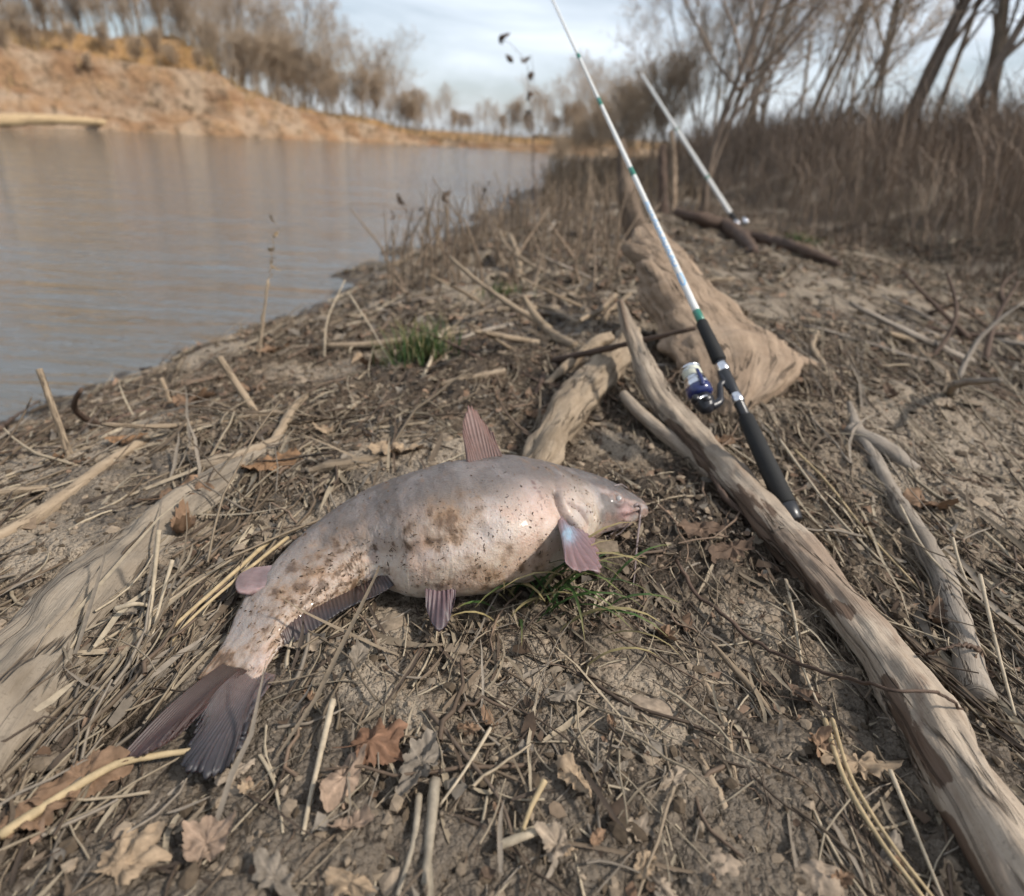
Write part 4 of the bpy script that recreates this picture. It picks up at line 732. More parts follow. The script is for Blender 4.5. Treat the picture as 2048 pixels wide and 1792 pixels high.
# smaller sticks one by one: (name, points, material, label)
SK = [
 ('driftwood_stick', [(1698, 806, 10, .03), (1706, 836, 18, .012), (1722, 872, 24), (1752, 925, 28), (1778, 975, 31), (1812, 1032, 37), (1852, 1092, 42), (1888, 1165, 46), (1916, 1245, 50), (1936, 1320, 56), (1950, 1392, 60)], 'greywood', 'grey crackled barkless stick lying right of the long branch', 60, .16),
 ('driftwood_stick', [(-30, 1092, 38), (60, 1042, 38), (140, 985, 34), (220, 925, 30), (292, 878, 22)], 'stick', 'long tan curved stick above the mud crusted log', 50, .1),
 ('driftwood_stick', [(1048, 592, 10, .09), (1068, 628, 18, .05), (1100, 664, 22, .02), (1150, 692, 22)], 'stick', 'pale curved stick poking up behind the cracked log', 40, .12),
 ('driftwood_stick', [(1092, 772, 20), (1128, 738, 24, .01), (1168, 706, 26, .02), (1196, 684, 34, .03), (1222, 676, 26, .04)], 'stick', 'knobbly tan stick lying along the cracked log', 40, .3),
 ('driftwood_stick', [(396, 934, 34), (440, 928, 46), (500, 908, 42), (566, 880, 26)], 'drift_dark', 'stubby weathered stick with a broken end near the orange leaf', 40, .25),
 ('driftwood_stick', [(618, 944, 20), (660, 934, 34), (715, 926, 34), (762, 914, 16)], 'drift_dark', 'short brown stick just behind the catfish tail half', 40, .25),
 ('driftwood_stick', [(-20, 990, 22), (40, 982, 24), (92, 976, 16)], 'stick', 'short pale stick at the foot of the upright reed', 30, .15),
 ('driftwood_stick', [(528, 905, 14), (560, 862, 22, .01), (590, 812, 20, .02), (612, 792, 12, .03)], 'stick', 'brown stick pointing up toward the green tuft', 30, .15),
 ('driftwood_stick', [(880, 770, 14), (940, 756, 22), (1008, 744, 18)], 'drift_dark', 'flat brown stick lying right of the green tuft', 30, .2),
 ('driftwood_stick', [(1400, 1512, 10), (1420, 1560, 24), (1445, 1610, 26), (1462, 1668, 12)], 'stick', 'flat splintered stick in front of the dark litter patch', 30, .18),
 ('driftwood_stick', [(1424, 1286, 10, .012), (1462, 1330, 16, .01), (1504, 1376, 17, .005), (1548, 1440, 15), (1594, 1525, 12)], 'stick', 'thin bent pale stick under the long branch', 40, .1),
 ('driftwood_stick', [(1390, 1325, 8), (1420, 1385, 14), (1450, 1450, 18), (1464, 1530, 18), (1476, 1612, 15)], 'stick', 'thin pale stick with a kink running toward the crust lump', 40, .1),
 ('driftwood_stick', [(1770, 665, 12, .03), (1815, 680, 16, .01), (1850, 715, 16), (1890, 745, 14, .01), (1890, 790, 12, .0)], 'stick', 'crooked pale stick on the silt right of the stump', 40, .15),
 ('driftwood_stick', [(1635, 665, 10, .05), (1625, 695, 14, .03), (1660, 745, 16), (1700, 800, 14)], 'stick', 'hooked thin stick at the stump tip', 40, .15),
 ('driftwood_stick', [(1700, 860, 40), (1780, 905, 46), (1830, 940, 30)], 'greywood', 'broad grey buried stick beside the crackled stick', 40, .15),
 ('driftwood_stick', [(985, 1270, 12), (992, 1310, 20), (998, 1355, 14)], 'stick', 'stubby upright stick piece in front of the green blades', 24, .15),
 ('driftwood_stick', [(1135, 1255, 10), (1165, 1262, 18), (1200, 1278, 12)], 'greywood', 'small grey twisted stick below the green blades', 24, .25),
 ('driftwood_stick', [(1175, 850, 14), (1210, 852, 18), (1240, 858, 12)], 'stick', 'short stick lying between cracked log and side branch', 24, .2),
 ('driftwood_stick', [(1160, 640, 10, .05), (1200, 620, 14, .03), (1232, 590, 12, .05)], 'stick', 'slender stick leaning on the fork tip', 24, .2),
 ('driftwood_stick', [(1020, 470, 10, .10), (1035, 510, 16, .05), (1040, 550, 16)], 'stick', 'short pale stub sticking up on the ridge', 24, .2),
 ('driftwood_stick', [(760, 540, 14), (800, 525, 22), (830, 508, 16)], 'stick', 'pale chunk of wood lying at the waterline', 24, .25),
 ('driftwood_stick', [(1110, 1000 - 300, 10, .0), (1085, 760, 16), (1070, 790, 10)], 'darkstick', 'dark bit of root beside the cracked log', 24, .25),
]
for k_, (nm, pts, mt, lb, n_, ro) in enumerate(SK): wood(nm, pts if k_ == 0 else [(q[0], q[1], q[2] * .8, *q[3:]) for q in pts], M[mt], lb, 'stick', n_, 14, ro, ro * 1.2, None, 50 + k_, .55, jag=.004)
# tangle of broken sticks along the ridge and in the dark pocket on the right
rk = random.Random(12)
def tangle(n, box, mats, label, group, lmin, lmax):
    for k_ in range(n):
        x, y = rk.uniform(box[0], box[1]), rk.uniform(box[2], box[3]); b = hit(x, y, .004, False)
        if ground_parts(b[:1], b[1:2])[0][0] < .12: continue
        a = rk.uniform(0, 6.28); e = rk.choice([0, .05, .1, .35, .7]) * rk.uniform(.5, 1.2); Ln = rk.uniform(lmin, lmax); r = rk.uniform(.004, .012) * (Ln / .3) ** .6; u = np.linspace(0, 1, 16)
        P = np.c_[b[0] + math.cos(a) * math.cos(e) * Ln * u, b[1] + math.sin(a) * math.cos(e) * Ln * u, 0 * u]; P[:, 2] = Gs(P[:, 0], P[:, 1]) * (1 if e < .2 else 0) + (b[2] if e >= .2 else 0) + math.sin(e) * Ln * u + r * .3
        P[:, :2] += np.c_[-math.sin(a), math.cos(a)][0] * (rk.uniform(-.15, .15) * Ln * np.sin(u * 3.1))[:, None]
        V, Fc, uv = tube(P, np.linspace(r, r * .5, 16), 8, .2, .25, 900 + k_, True, 1., .004); tag(put('broken_stick', V, Fc, M[rk.choice(mats)], None, P[0], uv=uv + k_ * .17), label, 'stick', group)
tangle(46, (880, 1290, 440, 730), ['stick', 'drift_dark', 'stick', 'greywood', 'darkstick'], 'broken stick in the tangle of debris on the ridge behind the cracked log', 'broken sticks along the ridge', .10, .42)
tangle(24, (1840, 2040, 600, 790), ['darkstick', 'darkstick', 'greywood'], 'dark broken stick in the debris pocket beyond the pale silt', 'dark sticks in the debris pocket', .12, .4)
tangle(14, (20, 420, 740, 860), ['darkstick', 'stick', 'drift_dark'], 'thin broken stick lying on the damp mud at the water edge', 'sticks at the water edge', .08, .28)
# half buried mud-crusted log on the left
wood('buried_log', [(-150, 1660, 300, -.03), (-40, 1490, 262, -.035), (60, 1358, 232, -.035), (180, 1205, 176, -.03), (300, 1085, 128, -.025), (420, 992, 96, -.02), (520, 925, 66, -.018), (590, 880, 30, -.012)], M['oldlog'], 'wide pale mud crusted log half buried left of the catfish', 'log', 180, 64, .22, .14, None, 31, .35, .8)
# upright reeds on the left
for q0, q1, r0, lb in [((148, 924), (78, 738), .006, 'pale upright reed stalk standing by the shore'), ((536, 828), (438, 714), .0085, 'thick broken reed stub leaning left near the shore'), ((350, 812), (322, 756), .0065, 'short reddish reed stub near the brown leaf'), ((508, 722), (536, 560), .0036, 'tall thin pale weed stem standing at the shore')]:
    upright('reed_stalk', q0, q1, r0, r0 * .8, M['stick'], lb, 'reed', 20, 10, (0, 0, 0), 80 + int(q0[0]), .08, .05)
# dark twig across the branch and thin twigs near the water
def twig(name, pts, r, mat, label, cat='twig', n=50, wob=.004, group=None):
    q = [hit(x, y, l, False) for x, y, l in pts]; P = resample(q, n); P[1:-1] += rng.normal(0, wob * .25, (n - 2, 3)); V, Fc, uv = tube(P, np.linspace(r, r * .45, n), 7, .15, .15, int(pts[0][0])); o = put(name, V, Fc, mat, None, P[n // 2], uv=uv); return tag(o, label, cat, group)
twig('dark_twig', [(1352, 1120, .004), (1385, 1180, .01), (1440, 1225, .015), (1520, 1290, .02), (1620, 1335, .03), (1700, 1358, .05), (1780, 1378, .088), (1880, 1386, .080), (1935, 1440, .01)], .0026, M['darkstick'], 'thin dark twig crossing over the long branch')
twig('dark_twig', [(1960, 1300, .02), (1925, 1290, .05), (1880, 1300, .055), (1850, 1310, .02)], .0022, M['darkstick'], 'thin curled dark twig over the grey crackled stick')
rb = hit(112, 752, 0, False); rbt = thing('red_twig', 'reddish brown branched twig lying at the water edge', 'twig', rb)
for pts, r in [([(105, 768, .0), (140, 735, .03), (190, 690, .07), (228, 658, .10)], .006), ([(112, 752, .01), (190, 742, .015), (280, 738, .01), (372, 728, .0)], .005), ([(196, 690, .06), (208, 716, .04), (216, 745, .01)], .0035), ([(216, 712, .03), (244, 700, .045), (245, 670, .075)], .003)]:
    q = [hit(x, y, l, False) for x, y, l in pts]; P = resample(q, 24); V, Fc, uv = tube(P, np.linspace(r, r * .5, 24), 7, .2, .2, 3); put('stem', V, Fc, M['darkstick'], rbt, rb, uv=uv)
twig('dark_twig', [(0, 858, .03), (35, 830, .03), (80, 800, .01)], .005, M['darkstick'], 'dark twig lying in the shallow water edge')
# fallen pale log at the far waterline
a0 = onz(-20, 240, WATER + .3); a1 = onz(238, 250, WATER + .25); P = np.linspace(0, 1, 30)[:, None]; P = a0 * (1 - P) + a1 * P; P[:, 2] += .12 * np.sin(np.linspace(0, 3, 30)); V, Fc, uv = tube(P, np.linspace(.26, .16, 30), 12, .15, .15, 4)
tag(put('fallen_log', V, Fc, mat_wood('pale_log', (.50, .37, .22), (.42, .30, .17), cs=.1), None, P[15], uv=uv), 'pale fallen trunk lying along the far waterline', 'log')

# ------------------------------------------------------------------ fishing rods
M['blank'] = mat_plain('white_blank', (.66, .65, .62), .3, grime=.1, coat=.4); M['greenwrap'] = mat_plain('green_wrap', (.02, .17, .115), .35, coat=.5); M['foam'] = mat_plain('black_foam', (.018, .018, .018), .75, spec=.25, bump=.0006, grime=.4); M['seat'] = mat_plain('black_seat', (.022, .022, .024), .35)
M['silver'] = mat_plain('silver_hood', (.72, .72, .74), .22, metal=1., grime=.1); M['navy'] = mat_plain('navy_plastic', (.014, .022, .105), .25, coat=.5, grime=.2); M['line'] = mat_plain('line_spool', (.56, .56, .46), .5, bump=.0004, scale=300); M['blackpl'] = mat_plain('black_plastic', (.014, .014, .018), .35); M['bluep'] = mat_plain('light_blue_print', (.24, .47, .74), .4)
r0 = hit(1583, 1034, .004); tz = proj(r0)[2]; r1 = CAM + ray(1401, 640) * (tz + .20); D = (r1 - r0) / np.linalg.norm(r1 - r0)
def rs_(px, py):
    d = ray(px, py); d = d / np.linalg.norm(d); w_ = CAM - r0; b_ = d @ D; return ((w_ @ D) - b_ * (w_ @ d)) / (1 - b_ * b_)
rod = thing('fishing_rod', 'white fishing rod with black grips and blue spinning reel leaning over the stump', 'rod', r0)
def rpart(nm, a, b, ra, rb_, mat, par=rod, lab=None, bev=.0015, s=28):
    V, Fc = lathe(r0 + D * a, D, [(0, ra - bev), (bev, ra), (b - a - bev, rb_), (b - a, rb_ - bev)], s); o = put(nm, V, Fc, mat, par, r0)
    if lab: o['label'] = lab
    return o
s_cap, s_g1, s_seat0, s_h1, s_h1b, s_h2, s_h2b, s_fg0, s_fg1, s_gr1 = [rs_(*p) for p in [(1572, 1010), (1481, 836), (1473, 815), (1471, 809), (1464, 791), (1445, 745), (1438, 727), (1437, 724), (1402, 643), (1397, 624)]]
W_ = lambda px, s: px / 2 * proj(r0 + D * s)[2] / F
rpart('butt_cap', -.008, s_cap, W_(38, 0), W_(42, s_cap), M['seat']); rpart('rear_grip', s_cap, s_g1, W_(41, s_cap), W_(31, s_g1), M['foam'], lab='long black foam rear grip', bev=.003)
rpart('reel_seat', s_g1, s_fg0, W_(21, s_g1), W_(22, s_fg0), M['seat']); rpart('hood_ring', s_h1, s_h1b, W_(25, s_h1), W_(24, s_h1b), M['silver']); rpart('hood_ring', s_h2, s_h2b, W_(24, s_h2), W_(22, s_h2b), M['silver'])
rpart('fore_grip', s_fg0, s_fg1, W_(29, s_fg0), W_(22, s_fg1), M['foam'], bev=.003)
LEN = rs_(1128, -20) + .55; bl = [(s_fg1, W_(15.5, s_fg1)), (rs_(1275, 340), W_(14, s_fg1) * .86), (rs_(1215, 185), W_(12, s_fg1) * .8), (LEN, .0022)]
bx, br = [q[0] for q in bl], [q[1] for q in bl]
V, Fc = lathe(r0, D, [(s_, float(np.interp(s_, bx, br))) for s_ in np.linspace(s_fg1, LEN, 40)], 20); put('blank', V, Fc, M['blank'], rod, r0)
for pa, pb in [((1402, 643), (1394, 622)), ((1278, 347), (1272, 331)), ((1217, 203), (1211, 188)), ((1176, 106), (1173, 96))]:
    a, b = rs_(*pa), rs_(*pb); rr = float(np.interp((a + b) / 2, bx, br)) + .0006; rpart('thread_wrap', a, b, rr, rr, M['greenwrap'], bev=.0005)
# light blue print on the blank: a ring emblem and a broken script line
tocam = CAM - (r0 + D * .8); tocam -= D * (tocam @ D); tocam /= np.linalg.norm(tocam); side_ = np.cross(D, tocam)
def on_blank(s, ang): r_ = float(np.interp(s, bx, br)) + .00035; return r0 + D * s + r_ * (tocam * math.cos(ang) + side_ * math.sin(ang))
def strokes(nm, lines, wd):
    Vs, Fs, o = [], [], 0
    for ln in lines:
        q = resample(np.array(ln), 18); T = np.gradient(q * [1, .008], axis=0); T /= np.linalg.norm(T, axis=1)[:, None] + 1e-9; nn = np.stack([-T[:, 1], T[:, 0]], 1) * wd / 2
        a = np.array([on_blank(q[k][0] + nn[k][0], q[k][1] + nn[k][1] / .008) for k in range(18)]); b = np.array([on_blank(q[k][0] - nn[k][0], q[k][1] - nn[k][1] / .008) for k in range(18)])
        Vs.append(np.vstack([a, b])); k = np.arange(17); Fs.append(np.stack([k, k + 1, k + 19, k + 18], -1) + o); o += 36
    return put(nm, np.vstack(Vs), np.vstack(Fs), M['bluep'], rod, r0)
sc0 = rs_(1367, 560); th = np.linspace(.5, 5.9, 14); strokes('ring_emblem', [[(sc0 + .016 * math.cos(t_), .75 * math.sin(t_)) for t_ in th]], .0034)
s1, s2 = rs_(1358, 535), rs_(1303, 400); ls = []
for k in range(11):
    a = s1 + (s2 - s1) * (k + .1) / 11; b = s1 + (s2 - s1) * (k + .8) / 11; y_ = .15 * math.sin(k * 2.1); ls.append([(a, -.6 + y_), ((a + b) / 2, .5 + y_), (b, -.5 - y_)] if k % 3 else [(a, .6), (a + .002, -.3), (b, -.6 + y_), (b, .4)])
strokes('script_print', ls, .0030)
# spinning reel
lat_ = -np.array(_r); S = lat_ - D * (lat_ @ D); S /= np.linalg.norm(S); Nn = np.cross(D, S); s_reel = rs_(1450, 762)
off = 66 * proj(r0 + D * s_reel)[2] / F
reel = link('reel', None, rod); reel['label'] = 'blue spinning reel with pale line on a silver lipped spool'
def rp(s, o, n=0.): return r0 + D * s + S * o + Nn * n
u_ = W_(2, s_reel)      # metres per reference pixel at the reel
def lr(nm, s, o, prof, mat, ax=D, n=0., sides=28):
    V, Fc = lathe(rp(s, o, n), ax, prof, sides); return put(nm, V, Fc, mat, reel, r0 - 0 * r0) if False else link(nm, mesh(nm, V - r0, Fc, mat), reel)
sp0 = s_reel + 14 * u_
lr('spool', sp0, off, [(-6 * u_, 20 * u_), (0, 21 * u_), (1 * u_, 18 * u_), (22 * u_, 17.5 * u_), (23 * u_, 21 * u_), (26 * u_, 21.5 * u_), (27.5 * u_, 18 * u_)], M['silver'])
lr('line_winding', sp0, off, [(1.2 * u_, 18.6 * u_), (4 * u_, 19.4 * u_), (19 * u_, 19.2 * u_), (21.8 * u_, 18.5 * u_)], M['line']); lr('drag_knob', sp0, off, [(27.3 * u_, 16 * u_), (31 * u_, 15 * u_), (34 * u_, 9 * u_)], M['navy'])
lr('spool_skirt', sp0, off, [(-24 * u_, 23 * u_), (-20 * u_, 24.5 * u_), (-6 * u_, 22.5 * u_), (-5 * u_, 20 * u_)], M['silver']); lr('rotor', sp0, off, [(-44 * u_, 17 * u_), (-38 * u_, 25 * u_), (-22 * u_, 25.5 * u_), (-21 * u_, 23 * u_)], M['navy'])
for sg in (1, -1):   # rotor arms
    q = [rp(sp0 - 34 * u_, off, sg * 25 * u_), rp(sp0 - 15 * u_, off, sg * 28 * u_), rp(sp0 + 4 * u_, off, sg * 27 * u_)]; V, Fc, uv = tube(resample(q, 12), np.linspace(5 * u_, 3.4 * u_, 12), 10); link('rotor_arm', mesh('rotor_arm', V - r0, Fc, M['navy']), reel)
q = [rp(sp0 + 4 * u_, off, 28 * u_)] + [rp(sp0 + 12 * u_, off + 27 * u_ * math.sin(t_), 27 * u_ * math.cos(t_)) for t_ in np.linspace(.4, 2.75, 7)] + [rp(sp0 + 4 * u_, off, -28 * u_)]
V, Fc, uv = tube(resample(q, 30), 1.1 * u_, 8); link('bail_wire', mesh('bail_wire', V - r0, Fc, M['silver']), reel)
q = [rp(sp0 - 42 * u_, off), rp(sp0 - 56 * u_, off), rp(sp0 - 72 * u_, off - 2 * u_), rp(sp0 - 82 * u_, off - 6 * u_)]; V, Fc, uv = tube(resample(q, 20), np.interp(np.linspace(0, 1, 20), [0, .3, .8, 1], [15 * u_, 21 * u_, 16 * u_, 6 * u_]), 20); link('gear_housing', mesh('gear_housing', V - r0, Fc, M['blackpl']), reel)
q = [rp(sp0 - 70 * u_, off - 10 * u_), rp(sp0 - 62 * u_, off - 30 * u_), rp(sp0 - 40 * u_, off - 40 * u_), rp(sp0 - 24 * u_, off - 46 * u_), rp(sp0 - 16 * u_, off - 58 * u_)]; V, Fc, uv = tube(resample(q, 24), np.interp(np.linspace(0, 1, 24), [0, .5, 1], [10 * u_, 6.5 * u_, 6 * u_]), 14); link('stem', mesh('stem', V - r0, Fc, M['blackpl']), reel)
q = [rp(sp0 - 38 * u_, off - 57 * u_), rp(sp0 + 12 * u_, off - 57 * u_)]; V, Fc, uv = tube(np.linspace(q[0], q[1], 8), [3 * u_, 5 * u_, 6 * u_, 7 * u_, 7 * u_, 6 * u_, 5 * u_, 3 * u_], 12); link('foot', mesh('foot', V - r0, Fc, M['blackpl']), reel)
lr('side_cap', sp0 - 58 * u_, off, [(0, 12 * u_), (19 * u_, 10 * u_), (22 * u_, 6 * u_)], M['blackpl'], -Nn if Nn @ (CAM - r0) < 0 else Nn)
q = [rp(sp0 - 58 * u_, off, 22 * u_), rp(sp0 - 64 * u_, off + 14 * u_, 30 * u_), rp(sp0 - 74 * u_, off + 34 * u_, 32 * u_)]; V, Fc, uv = tube(resample(q, 14), 3 * u_, 10); link('crank', mesh('crank', V - r0, Fc, M['silver']), reel)
V, Fc = lathe(rp(sp0 - 74 * u_, off + 34 * u_, 30 * u_), Nn, [(0, 5 * u_), (3 * u_, 7 * u_), (16 * u_, 7.5 * u_), (20 * u_, 5 * u_)], 16); link('crank_knob', mesh('crank_knob', V - r0, Fc, M['blackpl']), reel)
# fishing line from the spool to the rod
# second rod
r2 = hit(1488, 470, .01, False); t2 = proj(r2)[2]; e2 = CAM + ray(1283, 148) * (t2 + .6); D2 = e2 - r2; L2 = np.linalg.norm(D2); D2 /= L2
rod2 = thing('fishing_rod', 'second pale fishing rod standing farther up the bank', 'rod', r2)
for nm, a, b, ra, rb_, mt in [('rear_grip', -.02, .12 * L2, .022, .019, 'foam'), ('hood_ring', .055 * L2, .075 * L2, .0225, .0225, 'silver'), ('blank', .12 * L2, 1.0 * L2, .017, .010, 'blank'), ('thread_wrap', .32 * L2, .335 * L2, .0165, .0165, 'greenwrap'), ('thread_wrap', .62 * L2, .63 * L2, .0145, .0145, 'greenwrap')]:
    V, Fc = lathe(r2 + D2 * a, D2, [(0, ra * .9), (.003, ra), (b - a - .003, rb_), (b - a, rb_ * .8)], 18); put(nm, V, Fc, M[mt], rod2, r2)
rl2 = link('reel', None, rod2)
q = r2 + D2 * .065 * L2; s2_ = np.array(_r) - D2 * (np.array(_r) @ D2); s2_ /= np.linalg.norm(s2_)
V, Fc = lathe(q + s2_ * .07 - D2 * .03, D2, [(0, .014), (.01, .02), (.04, .018), (.05, .014)], 18); link('spool', mesh('spool', V - r2, Fc, M['silver']), rl2)
V, Fc, uv = tube(resample([q, q + s2_ * .04 - D2 * .02, q + s2_ * .07 - D2 * .03], 10), .01, 10); link('stem', mesh('stem', V - r2, Fc, M['blackpl']), rl2)

# ------------------------------------------------------------------ litter: helpers
FLOW = [((1700, 850), (2000, 1200)), ((1900, 700), (2030, 800)), ((1650, 1450), (1850, 1780)), ((1500, 1150), (1600, 1300)), ((250, 1300), (560, 980)), ((60, 1500), (300, 1250)), ((100, 1010), (330, 880)), ((700, 1500), (660, 1780)), ((1100, 1400), (1010, 1700)), ((900, 850), (700, 900)), ((500, 800), (560, 850)), ((1300, 1250), (1400, 1400)), ((1650, 950), (1800, 1100))]
FLP = []
for a, b in FLOW:
    p0, p1 = onz(*a, 0.), onz(*b, 0.); FLP.append(((p0 + p1)[:2] / 2, math.atan2(p1[1] - p0[1], p1[0] - p0[0])))
CONC = [1.6, 1.4, 1.3, 1., 1.5, 1.4, 1., .5, .4, .4, .4, .5, 1.5]
def flow(x, y):
    cx = np.zeros_like(x); cy = np.zeros_like(x); ws = np.zeros_like(x)
    for (p, a), k in zip(FLP, CONC):
        wq = 1 / ((x - p[0]) ** 2 + (y - p[1]) ** 2 + .01); cx += wq * k * math.cos(2 * a); cy += wq * k * math.sin(2 * a); ws += wq
    return np.arctan2(cy, cx) / 2, np.hypot(cx, cy) / ws
TAILP = np.array([onz(x, y, 0.)[:2] for x, y in [(470, 1370), (380, 1450), (260, 1510)]]); TAILQ = np.array([onz(x, y, 0.)[:2] for x, y in [(470, 1370), (440, 1450), (420, 1530)]])
def under_fish(x, y, pad=0.):
    P = np.stack([x, y], 1); q = poly_dist(P, fc[:, :2]); k = np.argmin(((P[:, None] - fc[None, :, :2]) ** 2).sum(-1), 1)
    return (q < fa[k] * .95 + pad) | (poly_dist(P, TAILP) < .035 + pad) | (poly_dist(P, TAILQ) < .045 + pad)
def spots(n, box, thr=.45, pad=0., bias=None, dry=.10):
    x = rng.uniform(box[0], box[1], n * 3); y = rng.uniform(box[2], box[3], n * 3); ds, db, _ = ground_parts(x, y)
    ok = (ds > dry) & ~under_fish(x, y, pad) & (rng.random(n * 3) < np.clip(1.12 - bare(x, y) * (1 - thr) * 1.3, .05, 1)) & (db < .6)
    x, y = x[ok][:n], y[ok][:n]; return x, y
NEAR = (-1.25, 1.5, .12, 1.75); MID = (-1.4, 3.3, 1.7, 5.5)
def lay(x, y, Ln, k, ang, curve, lift, tilt):
    """k-point paths lying on the ground"""
    n = len(x); u = np.linspace(-.5, .5, k)[None]; bend = curve[:, None] * (u ** 2 - 1 / 12) * Ln[:, None]
    px_ = x[:, None] + np.cos(ang)[:, None] * u * Ln[:, None] - np.sin(ang)[:, None] * bend; py_ = y[:, None] + np.sin(ang)[:, None] * u * Ln[:, None] + np.cos(ang)[:, None] * bend
    g = Gs(px_, py_); lo = g.min(1, keepdims=True); line = g[:, :1] * (.5 - u) + g[:, -1:] * (.5 + u)
    z = np.maximum(g * .5 + line * .5, g - .004) + lift[:, None] + tilt[:, None] * (u + .5) * Ln[:, None]
    return np.stack([px_, py_, z], -1)
def straw_cols(n, rs=rng):
    b = np.array([[.33, .265, .185], [.23, .178, .122], [.15, .11, .074], [.40, .33, .235], [.085, .06, .042], [.25, .208, .162]]); return b[rs.integers(0, 6, n)] * rs.uniform(.6, 1.05, (n, 1))
def stuff(name, V, Fc, mat, col, label, cat, smooth=True): return tag(link(name, mesh(name, V, Fc, mat, smooth, col=col)), label, cat, kind='stuff')
# loose straw and blades nobody could count
def scatter_straw(n, box, ln, rad, name, label, blade=.45, dry=.10):
    x, y = spots(n, box, .35, 0., dry=dry); n = len(x); fa_, fk_ = flow(x, y); ang = fa_ + rng.normal(0, 1, n) * np.clip(1.25 - fk_ * .95, .16, 1.5) ; ang = np.where(rng.random(n) < .18, rng.uniform(0, 6.28, n), ang)
    L_ = np.minimum(rng.lognormal(math.log(ln), .5, n), ln * 2.6); P = lay(x, y, L_, 6, ang, rng.normal(0, .28, n), rng.exponential(.0035, n) + .0015, np.where(rng.random(n) < .14, np.minimum(rng.exponential(.22, n), .7), rng.normal(0, .03, n)) * (1 if box[3] < 3 else .45)); P += rng.normal(0, 1, P.shape) * (L_ * .008)[:, None, None]
    r = np.minimum(rng.lognormal(math.log(rad), .35, n), rad * 1.7); isb = rng.random(n) < blade
    V1, F1 = multi_tube(P[~isb], r[~isb][:, None] * np.linspace(1.1, .7, 6), 4); c = straw_cols(n); c1 = repcol(c[~isb], 24)
    a = ang[isb] + math.pi / 2; side = np.c_[np.cos(a), np.sin(a), rng.normal(0, .5, isb.sum())]; wd = r[isb][:, None] * np.array([[1.8, 3., 3.3, 2.9, 1.9, .4]])
    V2, F2 = multi_ribbon(P[isb], wd, side); c2 = repcol(c[isb] * .95, 18)
    stuff(name, np.vstack([V1, V2]), np.vstack([F1, F2 + len(V1)]), M['straw'], np.vstack([c1, c2]), label, 'straw')
scatter_straw(8200, NEAR, .046, .0010, 'straw_litter', 'scattered broken dry straw over the near mud')
scatter_straw(1900, (-.5, .75, .2, .62), .06, .0009, 'straw_litter', 'thin broken straw over the foreground mud')
scatter_straw(2600, (.42, 1.5, .2, 1.9), .12, .0014, 'straw_litter', 'matted flood laid straw on the right slope')
scatter_straw(1500, (-1.0, -.12, .3, 1.1), .10, .0016, 'straw_litter', 'matted straw between the buried log and the catfish')
scatter_straw(9000, MID, .12, .0024, 'straw_litter', 'straw covering the ridge farther back', .4, .02)
# fine dark rootlets
x, y = spots(8500, NEAR, .25); n = len(x); P = lay(x, y, rng.lognormal(math.log(.03), .5, n), 6, rng.uniform(0, 6.28, n), rng.normal(0, 1.1, n), rng.exponential(.0025, n), rng.normal(0, .12, n)); P += rng.normal(0, .0012, P.shape)
V, Fq = multi_tube(P, np.repeat(rng.uniform(.0003, .0008, n)[:, None], 6, 1), 3); stuff('rootlets', V, Fq, M['straw'], repcol(np.array([.075, .052, .036]) * rng.uniform(.5, 2.6, (n, 1)), 18), 'fine dark rootlets and fibres on the mud', 'rootlets')
x, y = spots(900, NEAR, .3); n = len(x); fa_, fk_ = flow(x, y); P = lay(x, y, rng.lognormal(math.log(.07), .5, n), 7, fa_ + rng.normal(0, .8, n), rng.normal(0, .5, n), rng.exponential(.006, n) + .002, rng.normal(0, .08, n)); P += rng.normal(0, .002, P.shape)
V, Fq = multi_tube(P, rng.uniform(.0009, .0026, n)[:, None] * np.linspace(1.1, .6, 7), 5); stuff('twig_litter', V, Fq, M['straw'], repcol(np.array([.13, .09, .062]) * rng.uniform(.5, 1.8, (n, 1)), 35), 'small broken brown twigs on the mud', 'twigs')
# crumbs and flakes of mud
def clods(n, box, size, name, label, thr=.75, dark=.25, flat=.55):
    x, y = spots(n, box, thr); n = len(x); t = (1 + 5 ** .5) / 2
    ico = np.array([(-1, t, 0), (1, t, 0), (-1, -t, 0), (1, -t, 0), (0, -1, t), (0, 1, t), (0, -1, -t), (0, 1, -t), (t, 0, -1), (t, 0, 1), (-t, 0, -1), (-t, 0, 1)]) / math.hypot(1, t)
    Fi = np.array([(0, 11, 5), (0, 5, 1), (0, 1, 7), (0, 7, 10), (0, 10, 11), (1, 5, 9), (5, 11, 4), (11, 10, 2), (10, 7, 6), (7, 1, 8), (3, 9, 4), (3, 4, 2), (3, 2, 6), (3, 6, 8), (3, 8, 9), (4, 9, 5), (2, 4, 11), (6, 2, 10), (8, 6, 7), (9, 8, 1)])
    s = np.minimum(rng.lognormal(math.log(size), .5, n), size * 2.6); q = rng.normal(0, 1, (n, 3, 3)); q, _ = np.linalg.qr(q)
    V = (ico[None] * rng.uniform(.6, 1.35, (n, 12, 1))) @ q; V = V * (s[:, None] * np.c_[rng.uniform(.7, 1.5, (n, 2)), np.full(n, flat)])[:, None]
    V += np.c_[x, y, G(x, y) + s * .12][:, None]; Fc = (Fi[None] + (np.arange(n) * 12)[:, None, None]).reshape(-1, 3)
    dk = (rng.random(n) < dark)[:, None]; c = np.where(dk, np.array([[.10, .074, .05]]), np.array([[.275, .215, .155]])) * rng.uniform(.65, 1.2, (n, 1))
    stuff(name, V.reshape(-1, 3), Fc, M['clod'], repcol(c, 12), label, 'mud crumbs', False)
